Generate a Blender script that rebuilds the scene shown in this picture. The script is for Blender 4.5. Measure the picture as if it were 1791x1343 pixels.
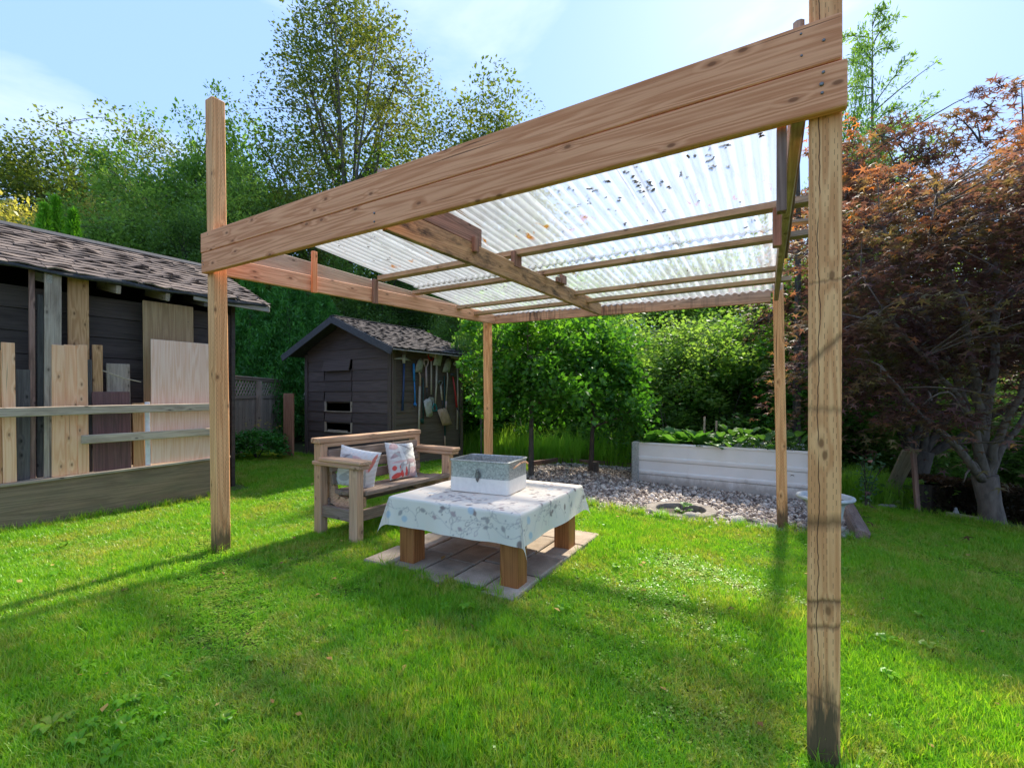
import bpy, math, random
import numpy as np
from mathutils import Vector, Matrix
R = math.radians
for o in list(bpy.data.objects): bpy.data.objects.remove(o)
S = bpy.context.scene
C = S.collection
# ------------------------------------------------------------------ camera, sky, sun, exposure
F, CX, HY, CH = 820.0, 895.5, 690.0, 1.23          # focal length (px of the 1791 px photo), centre, horizon row, eye height
cam = bpy.data.cameras.new('camera'); camo = bpy.data.objects.new('camera', cam); C.objects.link(camo)
camo.location = (0, 0, CH); camo.rotation_euler = (R(90), 0, 0)
cam.sensor_width = 36; cam.lens = 36*F/1791; cam.shift_y = (HY-671.5)/1791; cam.clip_start = .05; cam.clip_end = 600
S.camera = camo
SUN_AZ, SUN_EL = 30.0, 41.0                         # degrees right of the view axis, above the horizon
W = bpy.data.worlds.new('World'); S.world = W; W.use_nodes = True
nt = W.node_tree; nt.nodes.clear()
out = nt.nodes.new('ShaderNodeOutputWorld'); bg = nt.nodes.new('ShaderNodeBackground')
sky = nt.nodes.new('ShaderNodeTexSky'); sky.sky_type = 'NISHITA'; sky.sun_disc = False
sky.sun_elevation = R(SUN_EL); sky.sun_rotation = R(SUN_AZ); sky.air_density = 1.0; sky.dust_density = 0.6; sky.ozone_density = 1.3
tc = nt.nodes.new('ShaderNodeTexCoord'); mp = nt.nodes.new('ShaderNodeMapping'); mp.inputs['Scale'].default_value = (1.1, 1.1, 4.2); mp.inputs['Rotation'].default_value = (0.25, 0.1, 0.5)
nz = nt.nodes.new('ShaderNodeTexNoise'); nz.inputs['Scale'].default_value = 1.25; nz.inputs['Detail'].default_value = 9; nz.inputs['Roughness'].default_value = .56; nz.inputs['Distortion'].default_value = .5
cr = nt.nodes.new('ShaderNodeValToRGB'); cr.color_ramp.elements[0].position = .55; cr.color_ramp.elements[1].position = .92
cr.color_ramp.elements[0].color = (0, 0, 0, 1); cr.color_ramp.elements[1].color = (.85, .85, .85, 1)
mx = nt.nodes.new('ShaderNodeMix'); mx.data_type = 'RGBA'; mx.inputs['B'].default_value = (2.7, 2.75, 2.9, 1)
hz = nt.nodes.new('ShaderNodeMix'); hz.data_type = 'RGBA'; hz.inputs['Factor'].default_value = .93; hz.inputs['B'].default_value = (.72, 1.15, 2.05, 1)
L = nt.links.new
L(tc.outputs['Generated'], mp.inputs['Vector']); L(mp.outputs[0], nz.inputs['Vector']); L(nz.outputs['Fac'], cr.inputs[0])
L(sky.outputs[0], hz.inputs['A']); L(hz.outputs['Result'], mx.inputs['A']); L(cr.outputs[0], mx.inputs['Factor'])
L(mx.outputs['Result'], bg.inputs['Color']); L(bg.outputs[0], out.inputs['Surface'])
bg.inputs['Strength'].default_value = .15
sun = bpy.data.lights.new('sun', 'SUN'); suno = bpy.data.objects.new('sun', sun); C.objects.link(suno)
sun.energy = 2.35; sun.angle = R(2.5); sun.color = (1, .92, .79)
sd = Vector((math.sin(R(SUN_AZ))*math.cos(R(SUN_EL)), math.cos(R(SUN_AZ))*math.cos(R(SUN_EL)), math.sin(R(SUN_EL))))
suno.rotation_euler = sd.to_track_quat('Z', 'Y').to_euler()
S.view_settings.view_transform = 'Standard'; S.view_settings.look = 'None'; S.view_settings.gamma = 1; S.view_settings.use_curve_mapping = False
S.view_settings.exposure = 2.08
S.cycles.max_bounces = 10; S.cycles.transparent_max_bounces = 24; S.cycles.transmission_bounces = 6; S.cycles.diffuse_bounces = 5

# ------------------------------------------------------------------ helpers
rng = np.random.default_rng(7); random.seed(7)
A0 = R(32.0)
E1 = Vector((math.sin(A0), math.cos(A0), 0)); E2 = Vector((-math.cos(A0), math.sin(A0), 0)); UP = Vector((0, 0, 1))
def gp(u, v, z=0): return E1*u + E2*v + UP*z
def px(x, y, Z): return Vector(((x-CX)/F*Z, Z, CH-(y-HY)/F*Z))
def hit(x, y, P0, d):            # ray of a photo point with the vertical plane P0 + t d  ->  t, z
    r = (x-CX)/F
    t = (r*P0[1]-P0[0])/(d[0]-r*d[1]); Z = P0[1]+d[1]*t
    return t, CH-(y-HY)/F*Z
WM = {}
def link(o, parent=None, M=None):
    C.objects.link(o); M = M if M is not None else Matrix.Identity(4)
    if parent is not None:
        o.parent = parent; o.matrix_basis = WM[parent.name].inverted() @ M
    else: o.matrix_basis = M
    WM[o.name] = M
    return o
def tag(o, label=None, cat=None, group=None, kind=None):
    if label: o['label'] = label
    if cat: o['category'] = cat
    if group: o['group'] = group
    if kind: o['kind'] = kind
    return o
def thing(name, label, cat, loc=(0, 0, 0), rz=0, group=None, M=None):
    o = bpy.data.objects.new(name, None); o.empty_display_size = .1
    link(o, None, M if M is not None else Matrix.Translation(Vector(loc)) @ Matrix.Rotation(rz, 4, 'Z'))
    return tag(o, label, cat, group)
def frame(o, x, y=None, z=None):  # matrix with local X along x
    x = Vector(x).normalized()
    if z is None:
        y = Vector(y); y = (y-x*y.dot(x)).normalized(); z = x.cross(y)
    else:
        z = Vector(z); z = (z-x*z.dot(x)).normalized(); y = z.cross(x)
    M = Matrix((x, y, z)).transposed().to_4x4(); M.translation = Vector(o); return M
def mk(name, V, Fc, mat, parent=None, M=None, smooth=False):
    me = bpy.data.meshes.new(name); me.from_pydata([tuple(v) for v in V], [], Fc); me.materials.append(mat)
    if smooth: me.polygons.foreach_set('use_smooth', [True]*len(me.polygons))
    me.update(); return link(bpy.data.objects.new(name, me), parent, M)
def inst(name, me, parent=None, M=None): return link(bpy.data.objects.new(name, me), parent, M)
def npmesh(name, V, Fc, mat, attrs=None, smooth=False, cols=None):
    V = np.asarray(V, np.float32); Fc = np.asarray(Fc, np.int32); k = Fc.shape[1]; n = len(Fc)
    me = bpy.data.meshes.new(name); me.vertices.add(len(V)); me.vertices.foreach_set('co', V.ravel())
    me.loops.add(n*k); me.loops.foreach_set('vertex_index', Fc.ravel())
    me.polygons.add(n); me.polygons.foreach_set('loop_start', np.arange(0, n*k, k, dtype=np.int32)); me.polygons.foreach_set('loop_total', np.full(n, k, np.int32))
    if smooth: me.polygons.foreach_set('use_smooth', np.ones(n, bool))
    for a, d in (attrs or {}).items():
        at = me.attributes.new(a, 'FLOAT', 'POINT'); at.data.foreach_set('value', np.asarray(d, np.float32))
    if cols is not None:
        at = me.attributes.new('print', 'FLOAT_COLOR', 'POINT'); at.data.foreach_set('color', np.asarray(cols, np.float32).ravel())
    me.materials.append(mat); me.update(); me.validate(); return me
def sweep_box(Ln, w, t, b=.004, segs=1, wob=0.0, sd_=0):
    r = random.Random(sd_); V = []; Fc = []
    def ring(x, s, dy=0, dz=0):
        hw, ht = w/2-s, t/2-s; c = b
        for y, z in ((-hw+c, -ht), (hw-c, -ht), (hw, -ht+c), (hw, ht-c), (hw-c, ht), (-hw+c, ht), (-hw, ht-c), (-hw, -ht+c)): V.append((x, y+dy, z+dz))
    xs = [(0, b*.8)] + [(b+(Ln-2*b)*i/segs, 0) for i in range(segs+1)] + [(Ln, b*.8)]
    for i, (x, s) in enumerate(xs):
        e = 0 if i in (0, 1, len(xs)-1, len(xs)-2) else 1
        ring(x, s, e*r.uniform(-wob, wob), e*r.uniform(-wob, wob))
    for i in range(len(xs)-1):
        for k in range(8): a = i*8+k; c2 = i*8+(k+1) % 8; Fc.append((a, a+8, c2+8, c2))
    Fc.append(tuple(range(0, 8))); Fc.append(tuple(reversed(range((len(xs)-1)*8, len(xs)*8))))
    return V, Fc
_sd = [0]
def board(name, p0, p1, w, t, wdir, mat, parent=None, b=.004, segs=None, wob=.0):
    _sd[0] += 1
    p0, p1 = Vector(p0), Vector(p1); Ln = (p1-p0).length
    if segs is None: segs = 1
    V, Fc = sweep_box(Ln, w, t, min(b, t*.3), segs, wob, _sd[0])
    return mk(name, V, Fc, mat, parent, frame(p0, p1-p0, wdir))
def box_vf(x0, x1, y0, y1, z0, z1):
    V = [(x0, y0, z0), (x1, y0, z0), (x1, y1, z0), (x0, y1, z0), (x0, y0, z1), (x1, y0, z1), (x1, y1, z1), (x0, y1, z1)]
    return V, [(0, 3, 2, 1), (4, 5, 6, 7), (0, 1, 5, 4), (1, 2, 6, 5), (2, 3, 7, 6), (3, 0, 4, 7)]
def join(*vfs):
    V = []; Fc = []
    for v, f in vfs:
        n = len(V); V += list(v); Fc += [tuple(i+n for i in q) for q in f]
    return V, Fc
def tube(pts, rad, sides=8, cap=True):
    pts = [Vector(p) for p in pts]; V = []; Fc = []
    ref = None
    for i, p in enumerate(pts):
        d = (pts[min(i+1, len(pts)-1)]-pts[max(i-1, 0)]).normalized()
        if ref is None: ref = Vector((1, 0, 0)) if abs(d.x) < .8 else Vector((0, 1, 0))
        a = (ref-d*ref.dot(d)).normalized(); b_ = d.cross(a); ref = a
        r = rad[i] if hasattr(rad, '__len__') else rad
        for k in range(sides):
            th = 2*math.pi*k/sides; V.append(p+(a*math.cos(th)+b_*math.sin(th))*r)
    for i in range(len(pts)-1):
        for k in range(sides): k2 = (k+1) % sides; Fc.append((i*sides+k, i*sides+k2, (i+1)*sides+k2, (i+1)*sides+k))
    if cap: Fc.append(tuple(reversed(range(sides)))); Fc.append(tuple(range((len(pts)-1)*sides, len(pts)*sides)))
    return V, Fc
def lathe(prof, n=24, seg=None):
    V = []; Fc = []; m = len(prof)
    for k in range(n):
        th = 2*math.pi*k/n
        for r, z in prof: V.append((r*math.cos(th), r*math.sin(th), z))
    for k in range(n):
        k2 = (k+1) % n
        for i in range(m-1): Fc.append((k*m+i, k2*m+i, k2*m+i+1, k*m+i+1))
    return V, Fc

# ------------------------------------------------------------------ materials
class N:
    def __init__(s, name):
        s.m = bpy.data.materials.new(name); s.m.use_nodes = True; s.t = s.m.node_tree; s.t.nodes.clear()
        s.out = s.n('ShaderNodeOutputMaterial')
    def n(s, ty, **k):
        x = s.t.nodes.new(ty)
        for a, v in k.items(): setattr(x, a, v)
        return x
    def l(s, a, b): s.t.links.new(a, b)
    def put(s, sock, v):
        if hasattr(v, 'is_output') or isinstance(v, bpy.types.NodeSocket): s.l(v, sock)
        elif isinstance(v, (tuple, list)) and len(v) == 3 and sock.type == 'RGBA': sock.default_value = (*v, 1)
        else: sock.default_value = v
    def math(s, op, a, b=0.0, c=None, clamp=False):
        x = s.n('ShaderNodeMath', operation=op, use_clamp=clamp); s.put(x.inputs[0], a); s.put(x.inputs[1], b)
        if c is not None: s.put(x.inputs[2], c)
        return x.outputs[0]
    def vmul(s, v, k):
        x = s.n('ShaderNodeVectorMath', operation='MULTIPLY'); s.put(x.inputs[0], v); s.put(x.inputs[1], k); return x.outputs[0]
    def vadd(s, v, k):
        x = s.n('ShaderNodeVectorMath', operation='ADD'); s.put(x.inputs[0], v); s.put(x.inputs[1], k); return x.outputs[0]
    def noise(s, v, sc=5, det=4, rough=.55, dist=0.0):
        x = s.n('ShaderNodeTexNoise'); s.put(x.inputs['Vector'], v); x.inputs['Scale'].default_value = sc; x.inputs['Detail'].default_value = det
        x.inputs['Roughness'].default_value = rough; x.inputs['Distortion'].default_value = dist; return x.outputs['Fac']
    def voro(s, v, sc=5, rnd=1.0, out='Distance'):
        x = s.n('ShaderNodeTexVoronoi'); s.put(x.inputs['Vector'], v); x.inputs['Scale'].default_value = sc; x.inputs['Randomness'].default_value = rnd; return x.outputs[out]
    def ramp(s, f, *st):
        x = s.n('ShaderNodeValToRGB'); e = x.color_ramp.elements
        while len(e) < len(st): e.new(.5)
        for i, (p, c) in enumerate(st):
            e[i].position = p; e[i].color = (*c, 1) if isinstance(c, (tuple, list)) else (c, c, c, 1)
        s.put(x.inputs[0], f); return x.outputs[0]
    def mix(s, f, a, b, mode='MIX'):
        x = s.n('ShaderNodeMix', data_type='RGBA', blend_type=mode); s.put(x.inputs['Factor'], f); s.put(x.inputs['A'], a); s.put(x.inputs['B'], b); return x.outputs['Result']
    def obj(s): return s.n('ShaderNodeTexCoord').outputs['Object']
    def pos(s): return s.n('ShaderNodeNewGeometry').outputs['Position']
    def rnd(s): return s.n('ShaderNodeObjectInfo').outputs['Random']
    def attr(s, a, o='Fac'): return s.n('ShaderNodeAttribute', attribute_name=a).outputs[o]
    def bump(s, h, st=.3, d=.01):
        x = s.n('ShaderNodeBump'); x.inputs['Strength'].default_value = st; x.inputs['Distance'].default_value = d; s.put(x.inputs['Height'], h); return x.outputs[0]
    def bsdf(s, col, rough=.7, metal=0.0, nrm=None, spec=.4):
        x = s.n('ShaderNodeBsdfPrincipled'); s.put(x.inputs['Base Color'], col); s.put(x.inputs['Roughness'], rough); s.put(x.inputs['Metallic'], metal)
        x.inputs['Specular IOR Level'].default_value = spec
        if nrm is not None: s.l(nrm, x.inputs['Normal'])
        return x.outputs[0]
    def done(s, sh): s.l(sh, s.out.inputs['Surface']); return s.m
def sc(c, k): return tuple(min(1, x*k) for x in c)

def wood(name, light, dark, grey=0.0, greyc=(.24, .22, .20), knots=True, incised=False, stain=0.0, base_dirt=0.0, rough=.75, var=.25, bump=.35, streak=0.0, scars=(), crack=None):
    s = N(name); o = s.obj(); rd = s.rnd()
    cmb = s.n('ShaderNodeCombineXYZ'); s.put(cmb.inputs[0], s.math('MULTIPLY', rd, 37.0)); s.put(cmb.inputs[1], s.math('MULTIPLY', rd, 11.0)); s.put(cmb.inputs[2], s.math('MULTIPLY', rd, 23.0))
    c = s.vadd(o, cmb.outputs[0])
    sep = s.n('ShaderNodeSeparateXYZ'); s.l(c, sep.inputs[0])
    kn = None
    if knots:
        kv = s.n('ShaderNodeCombineXYZ'); s.put(kv.inputs[0], s.math('MULTIPLY', sep.outputs[0], 3.1)); s.put(kv.inputs[1], s.math('MULTIPLY', s.math('ADD', sep.outputs[1], s.math('MULTIPLY', sep.outputs[2], .7)), 6.5))
        vn = s.n('ShaderNodeTexVoronoi', voronoi_dimensions='2D'); s.l(kv.outputs[0], vn.inputs['Vector']); vn.inputs['Scale'].default_value = 1
        kn = vn.outputs['Distance']
    big = s.noise(s.vmul(c, (.32, 7.5, 7.5)), 1.0, 3, .5, .25)
    if kn is not None: big = s.math('ADD', big, s.math('MULTIPLY', s.math('SUBTRACT', 1.0, s.math('MULTIPLY', kn, 4.5, clamp=True)), .06))
    rings = s.math('ADD', s.math('MULTIPLY', s.math('SINE', s.math('MULTIPLY', big, 95.0)), .5), .5)
    fine = s.noise(s.vmul(c, (5, 160, 160)), 1.0, 3, .6)
    g = s.math('ADD', s.math('MULTIPLY', rings, .46), s.math('MULTIPLY', fine, .54))
    col = s.ramp(g, (.22, dark), (.72, light))
    bl = s.noise(s.vmul(c, (1.2, 5, 5)), 1.0, 4, .6)
    col = s.mix(s.math('MULTIPLY', s.ramp(bl, (.35, 0.0), (.75, 1.0)), .35), col, sc(dark, .8))
    br = s.n('ShaderNodeHueSaturation'); s.put(br.inputs['Color'], col); s.put(br.inputs['Value'], s.math('ADD', 1-var/2, s.math('MULTIPLY', rd, var)))
    col = br.outputs[0]
    if grey > 0:
        gn = s.noise(s.vmul(c, (1.6, 7, 7)), 1.3, 5, .65)
        col = s.mix(s.math('MULTIPLY', s.ramp(gn, (.5-grey*.35, 0.0), (.72, 1.0)), min(1, grey*1.3)), col, s.ramp(fine, (.3, sc(greyc, .6)), (.7, sc(greyc, 1.15))))
    if stain > 0:
        sn = s.noise(s.vmul(c, (2.4, 9, 4)), 1.2, 6, .7, .4)
        col = s.mix(s.math('MULTIPLY', s.ramp(sn, (.48, 0.0), (.66, 1.0)), stain), col, (.055, .042, .03))
    ht = s.math('ADD', s.math('MULTIPLY', fine, .6), s.math('MULTIPLY', rings, .25))
    if kn is not None:
        kr = s.ramp(kn, (.034, 1.0), (.06, 0.0)); col = s.mix(s.math('MULTIPLY', kr, .85), col, sc(dark, .28))
        kr2 = s.ramp(kn, (.06, 1.0), (.13, 0.0)); col = s.mix(s.math('MULTIPLY', kr2, .28), col, sc(dark, .6))
        ck = s.noise(s.vmul(c, (.9, 52, 52)), 1.0, 2, .5, .2); ckm = s.ramp(ck, (.70, 0.0), (.735, 1.0))
        col = s.mix(s.math('MULTIPLY', ckm, .8), col, sc(dark, .22)); ht = s.math('SUBTRACT', ht, s.math('MULTIPLY', ckm, 1.2))
    if streak > 0:
        sk = s.noise(s.vmul(c, (22, 1.5, 1.5)), 1.0, 5, .7, .2); reg = s.ramp(s.noise(s.vmul(c, (1.6, .2, .2)), 1, 2), (.42, 0.0), (.58, 1.0))
        col = s.mix(s.math('MULTIPLY', s.math('MULTIPLY', s.ramp(sk, (.46, 0.0), (.62, 1.0)), reg), streak), col, (.075, .045, .035))
    if scars or crack:
        so = s.n('ShaderNodeSeparateXYZ'); s.l(o, so.inputs[0]); wob = s.math('MULTIPLY', s.math('SUBTRACT', s.noise(s.vmul(o, (9, 60, 60)), 1, 4, .7), .5), .03)
        for (x0, slp, wd, stg) in scars:
            d = s.math('ABSOLUTE', s.math('ADD', s.math('SUBTRACT', so.outputs[0], x0), s.math('ADD', s.math('MULTIPLY', so.outputs[1], slp), wob)))
            mk_ = s.math('MULTIPLY', s.math('SUBTRACT', 1.0, s.math('DIVIDE', d, wd), clamp=True), stg)
            col = s.mix(mk_, col, (.13, .065, .025)); ht = s.math('SUBTRACT', ht, s.math('MULTIPLY', mk_, 1.2))
        if crack is not None:
            cw = s.math('MULTIPLY', s.math('SUBTRACT', s.noise(s.vmul(o, (3.2, 1, 1)), 1, 5, .6), .5), .045)
            d = s.math('ABSOLUTE', s.math('SUBTRACT', so.outputs[1], s.math('ADD', cw, crack)))
            mk_ = s.math('MULTIPLY', s.math('LESS_THAN', d, .0014), s.ramp(s.noise(s.vmul(o, (5, 0, 0)), 1, 2), (.36, 0.0), (.42, 1.0)))
            col = s.mix(s.math('MULTIPLY', mk_, .9), col, (.06, .03, .015)); ht = s.math('SUBTRACT', ht, s.math('MULTIPLY', mk_, 2.5))
    if incised:
        so = s.n('ShaderNodeSeparateXYZ'); s.l(o, so.inputs[0])
        v = s.math('MULTIPLY', s.math('ADD', so.outputs[1], s.math('MULTIPLY', so.outputs[2], 1.0)), 115.0)
        row = s.math('FLOOR', v); fr = s.math('ABSOLUTE', s.math('SUBTRACT', s.math('FRACT', v), .5))
        u = s.math('FRACT', s.math('ADD', s.math('MULTIPLY', so.outputs[0], 27.0), s.math('MULTIPLY', row, .5)))
        band = s.math('GREATER_THAN', s.math('SINE', s.math('MULTIPLY', row, 1.9)), -.35)
        m = s.math('MULTIPLY', s.math('MULTIPLY', s.math('LESS_THAN', u, .46), s.math('LESS_THAN', fr, .12)), band)
        m = s.math('MULTIPLY', m, s.ramp(s.noise(s.vmul(o, (9, 40, 40)), 1, 2), (.36, 0.0), (.48, 1.0)))
        col = s.mix(s.math('MULTIPLY', m, .62), col, sc(dark, .3)); ht = s.math('SUBTRACT', ht, m)
    if base_dirt > 0:
        so = s.n('ShaderNodeSeparateXYZ'); s.l(o, so.inputs[0])
        h = s.math('ADD', so.outputs[0], s.math('MULTIPLY', s.noise(s.vmul(c, (3, 22, 22)), 1, 4, .7), -.75))
        col = s.mix(s.math('MULTIPLY', s.ramp(h, (-.0, 1.0), (.16, 0.0)), base_dirt), col, (.095, .066, .034))
    return s.done(s.bsdf(col, rough, 0, s.bump(ht, bump, .004), .25))

def simple(name, c1, c2=None, rough=.7, metal=0.0, scl=20, bump=.2, bd=.004, spec=.4, stretch=(1, 1, 1)):
    s = N(name); o = s.vmul(s.obj(), stretch); c2 = c2 or sc(c1, .7)
    n1 = s.noise(o, scl, 6, .65); col = s.ramp(n1, (.3, c2), (.7, c1))
    return s.done(s.bsdf(col, rough, metal, s.bump(s.noise(o, scl*3, 4, .6), bump, bd), spec))

def leafmat(name, cols, trans=.45, rough=.62, nscale=1.2, amt=.5, spec=.04):
    """cols: dark, mid, light (leaf base colours); per-leaf tint plus clump noise"""
    s = N(name); t = s.attr('tint'); n1 = s.noise(s.pos(), nscale, 3, .5)
    f = s.math('ADD', s.math('MULTIPLY', t, 1-amt), s.math('MULTIPLY', s.ramp(n1, (.32, 0.0), (.68, 1.0)), amt))
    col = s.ramp(f, *[(i/(len(cols)-1), c) for i, c in enumerate(cols)])
    df = s.n('ShaderNodeBsdfDiffuse'); s.put(df.inputs[0], col); gs = s.n('ShaderNodeBsdfGlossy'); gs.inputs['Roughness'].default_value = .38; gs.inputs[0].default_value = (.9, .95, .9, 1)
    pm = s.n('ShaderNodeMixShader'); pm.inputs[0].default_value = .03; s.l(df.outputs[0], pm.inputs[1]); s.l(gs.outputs[0], pm.inputs[2]); p = pm.outputs[0]
    tr = s.n('ShaderNodeBsdfTranslucent'); s.put(tr.inputs[0], s.mix(1.0, col, (1.6, 1.75, .75), 'MULTIPLY'))
    m = s.n('ShaderNodeMixShader'); m.inputs[0].default_value = trans; s.l(p, m.inputs[1]); s.l(tr.outputs[0], m.inputs[2])
    return s.done(m.outputs[0])

M = {}
M['cedar'] = wood('cedar_board', (.94, .415, .205), (.66, .24, .10), knots=True, var=.08)
M['cedar2'] = wood('side_beam_wood', (.82, .49, .31), (.58, .29, .165), stain=.12, var=.05)
M['post'] = wood('treated_post', (.94, .49, .21), (.68, .29, .11), knots=True, incised=True, base_dirt=.85, var=.1)
M['postf'] = wood('scarred_treated_post', (.94, .49, .21), (.68, .29, .11), knots=True, incised=True, base_dirt=.95, var=.02, scars=((1.63, -1.0, .022, .7), (1.86, -.1, .008, .5), (1.43, .0, .018, .45), (1.05, -.15, .035, .75), (.785, -.25, .010, .8), (.775, -.25, .03, .35), (.70, -.25, .014, .7), (.45, .2, .01, .5)), crack=-.018)
M['old'] = wood('weathered_beam', (.60, .38, .19), (.40, .23, .11), grey=.25, greyc=(.2, .17, .13), stain=.95, var=.1)
M['purlin'] = wood('purlin_wood', (.56, .38, .24), (.38, .235, .135), grey=.25, stain=.35, var=.2)
M['redold'] = wood('reddish_old_wood', (.34, .19, .135), (.19, .10, .07), grey=.2, stain=.4)
M['backbeam'] = wood('streaked_beam', (.66, .37, .235), (.46, .235, .14), stain=.35, streak=.95)
M['bench'] = wood('bench_oak', (.68, .42, .25), (.47, .27, .15), grey=.3, greyc=(.40, .30, .21), var=.2)
M['slat'] = wood('bench_slat', (.36, .26, .19), (.22, .155, .11), grey=.5, greyc=(.29, .22, .175), stain=.35, var=.3)
M['tleg'] = wood('table_leg', (.42, .165, .05), (.26, .09, .024), knots=False, stain=.2, var=.15, rough=.55)
M['pale'] = wood('fresh_lumber', (.95, .56, .31), (.84, .41, .20), var=.15)
M['tan'] = wood('tan_lumber', (.66, .37, .17), (.48, .235, .095), var=.2, stain=.1)
M['greyw'] = wood('grey_lumber', (.50, .37, .25), (.32, .225, .15), grey=.6, greyc=(.48, .39, .30), stain=.3, var=.3)
M['darkg'] = wood('dark_grey_lumber', (.15, .12, .10), (.07, .055, .045), grey=.6, greyc=(.15, .135, .12), stain=.2)
M['rail'] = wood('rack_rail', (.60, .44, .30), (.40, .28, .185), grey=.5, greyc=(.58, .46, .35), stain=.25)
M['maroon'] = wood('maroon_panel', (.20, .095, .08), (.135, .064, .055), knots=False, grey=.2, greyc=(.16, .12, .11), stain=.2, bump=.15)
M['plybrown'] = wood('brown_plywood', (.44, .28, .14), (.32, .19, .09), knots=False, stain=.15, bump=.15)
M['plylight'] = wood('light_plywood', (.93, .62, .45), (.84, .48, .31), knots=False, var=.05, bump=.12)
M['white'] = simple('white_paint', (.78, .77, .74), (.62, .60, .56), .5)
M['dark1'] = wood('dark_shed_board', (.080, .058, .048), (.045, .032, .027), grey=.5, greyc=(.12, .088, .072), var=.5, knots=False)
M['dark2'] = wood('charcoal_siding', (.115, .082, .070), (.080, .056, .047), grey=.15, greyc=(.10, .065, .06), var=.35, knots=False, bump=.25)
M['dark2s'] = wood('brown_siding', (.14, .10, .072), (.098, .068, .049), grey=.15, greyc=(.09, .07, .06), var=.35, knots=False, bump=.25)
M['skirt'] = wood('plywood_skirt', (.36, .23, .14), (.24, .15, .09), grey=.35, greyc=(.17, .155, .09), knots=False, stain=.3)
M['fence'] = wood('fence_board', (.40, .29, .21), (.25, .175, .125), grey=.4, greyc=(.34, .27, .21), var=.4)
M['rust'] = wood('rusty_board', (.40, .19, .11), (.27, .115, .065), var=.1, knots=False)
s = N('asphalt_shingle'); rd = s.rnd(); o = s.obj()
col = s.ramp(rd, (0.0, (.16, .135, .12)), (.35, (.21, .175, .155)), (.7, (.26, .215, .185)), (1.0, (.33, .27, .225)))
col = s.mix(.55, col, s.ramp(s.noise(o, 190, 3, .7), (.3, (.05, .042, .04)), (.75, (.42, .36, .32))), 'OVERLAY')
col = s.mix(s.ramp(s.noise(s.pos(), 3.2, 5, .7), (.55, 0.0), (.75, .4)), col, (.07, .062, .058))
M['shingle'] = s.done(s.bsdf(col, .95, 0, s.bump(s.noise(o, 160, 3, .7), .6, .004), .15))
s = N('dark_shingle'); rd = s.rnd(); o = s.obj()
col = s.ramp(rd, (0.0, (.075, .066, .062)), (.5, (.12, .105, .098)), (1.0, (.18, .155, .14)))
col = s.mix(.5, col, s.ramp(s.noise(o, 190, 3, .7), (.3, (.08, .07, .065)), (.75, (.40, .36, .33))), 'OVERLAY')
M['shingle2'] = s.done(s.bsdf(col, .95, 0, s.bump(s.noise(o, 160, 3, .7), .6, .004), .15))
M['felt'] = simple('tar_felt', (.075, .07, .07), (.03, .03, .03), .9, scl=40)
M['fascia2'] = simple('worn_black_fascia', (.085, .078, .078), (.045, .04, .04), .75, scl=35)
M['fasciaw'] = wood('pale_fascia', (.46, .38, .30), (.3, .23, .18), grey=.5, greyc=(.4, .36, .32), stain=.3)
M['dark'] = simple('dark_interior', (.012, .011, .01), (.006, .006, .006), 1)
# corrugated sheet
s = N('corrugated_plastic'); p = s.pos(); o = s.obj()
cv = s.n('ShaderNodeCombineXYZ'); s.put(cv.inputs[0], s.attr('uu')); s.put(cv.inputs[1], s.attr('vraw')); o = cv.outputs[0]
dirt = s.noise(s.vmul(o, (3.2, 22, 1)), 1.0, 6, .72, .3); d2 = s.noise(s.vmul(o, (1.2, 9, 1)), 1.0, 4, .6)
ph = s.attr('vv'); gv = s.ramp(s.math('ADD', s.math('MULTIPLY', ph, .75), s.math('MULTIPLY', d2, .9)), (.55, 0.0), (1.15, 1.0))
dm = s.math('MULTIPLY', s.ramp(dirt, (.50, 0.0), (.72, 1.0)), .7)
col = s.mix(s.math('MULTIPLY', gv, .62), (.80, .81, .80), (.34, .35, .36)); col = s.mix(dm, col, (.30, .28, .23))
sepp = s.n('ShaderNodeSeparateXYZ'); s.l(s.attr('uv_u', 'Fac'), sepp.inputs[0])
uu = s.attr('uu'); near = s.math('SUBTRACT', 1.0, s.math('MULTIPLY', s.math('ABSOLUTE', s.math('SUBTRACT', uu, 3.19)), 6.5), clamp=True)
line = s.noise(s.vmul(o, (.9, 34, 1)), 1.0, 2, .5); lm_ = s.math('MULTIPLY', s.ramp(line, (.66, 0.0), (.70, 1.0)), s.ramp(s.noise(s.vmul(o, (5, 8, 1)), 1, 5, .7), (.42, 0.0), (.6, 1.0))); col = s.mix(s.math('MULTIPLY', lm_, .85), col, (.30, .17, .08))
rn = s.noise(s.vmul(o, (6, 13, 5)), 1.0, 3, .6, .3); lapm = s.math('SUBTRACT', 1.0, s.math('MULTIPLY', s.math('ABSOLUTE', s.math('SUBTRACT', uu, 3.845)), 40.0), clamp=True); col = s.mix(s.math('MULTIPLY', lapm, .85), col, (.10, .085, .07))
rm = s.math('MULTIPLY', s.ramp(rn, (.60, 0.0), (.67, 1.0)), s.math('MULTIPLY', near, 2.0, clamp=True))
col = s.mix(rm, col, (.55, .20, .03))
tr = s.n('ShaderNodeBsdfTranslucent'); s.put(tr.inputs[0], col)
tp = s.n('ShaderNodeBsdfTransparent'); tp.inputs[0].default_value = (.95, .96, .97, 1)
gl = s.bsdf(col, .25, 0, None, .6)
m1 = s.n('ShaderNodeMixShader'); s.put(m1.inputs[0], .58); s.l(tr.outputs[0], m1.inputs[1]); s.l(tp.outputs[0], m1.inputs[2])
m2 = s.n('ShaderNodeMixShader'); m2.inputs[0].default_value = .16; s.l(m1.outputs[0], m2.inputs[1]); s.l(gl, m2.inputs[2])
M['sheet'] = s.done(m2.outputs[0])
M['litter'] = simple('dead_leaf', (.16, .085, .04), (.06, .032, .018), .9)
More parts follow.
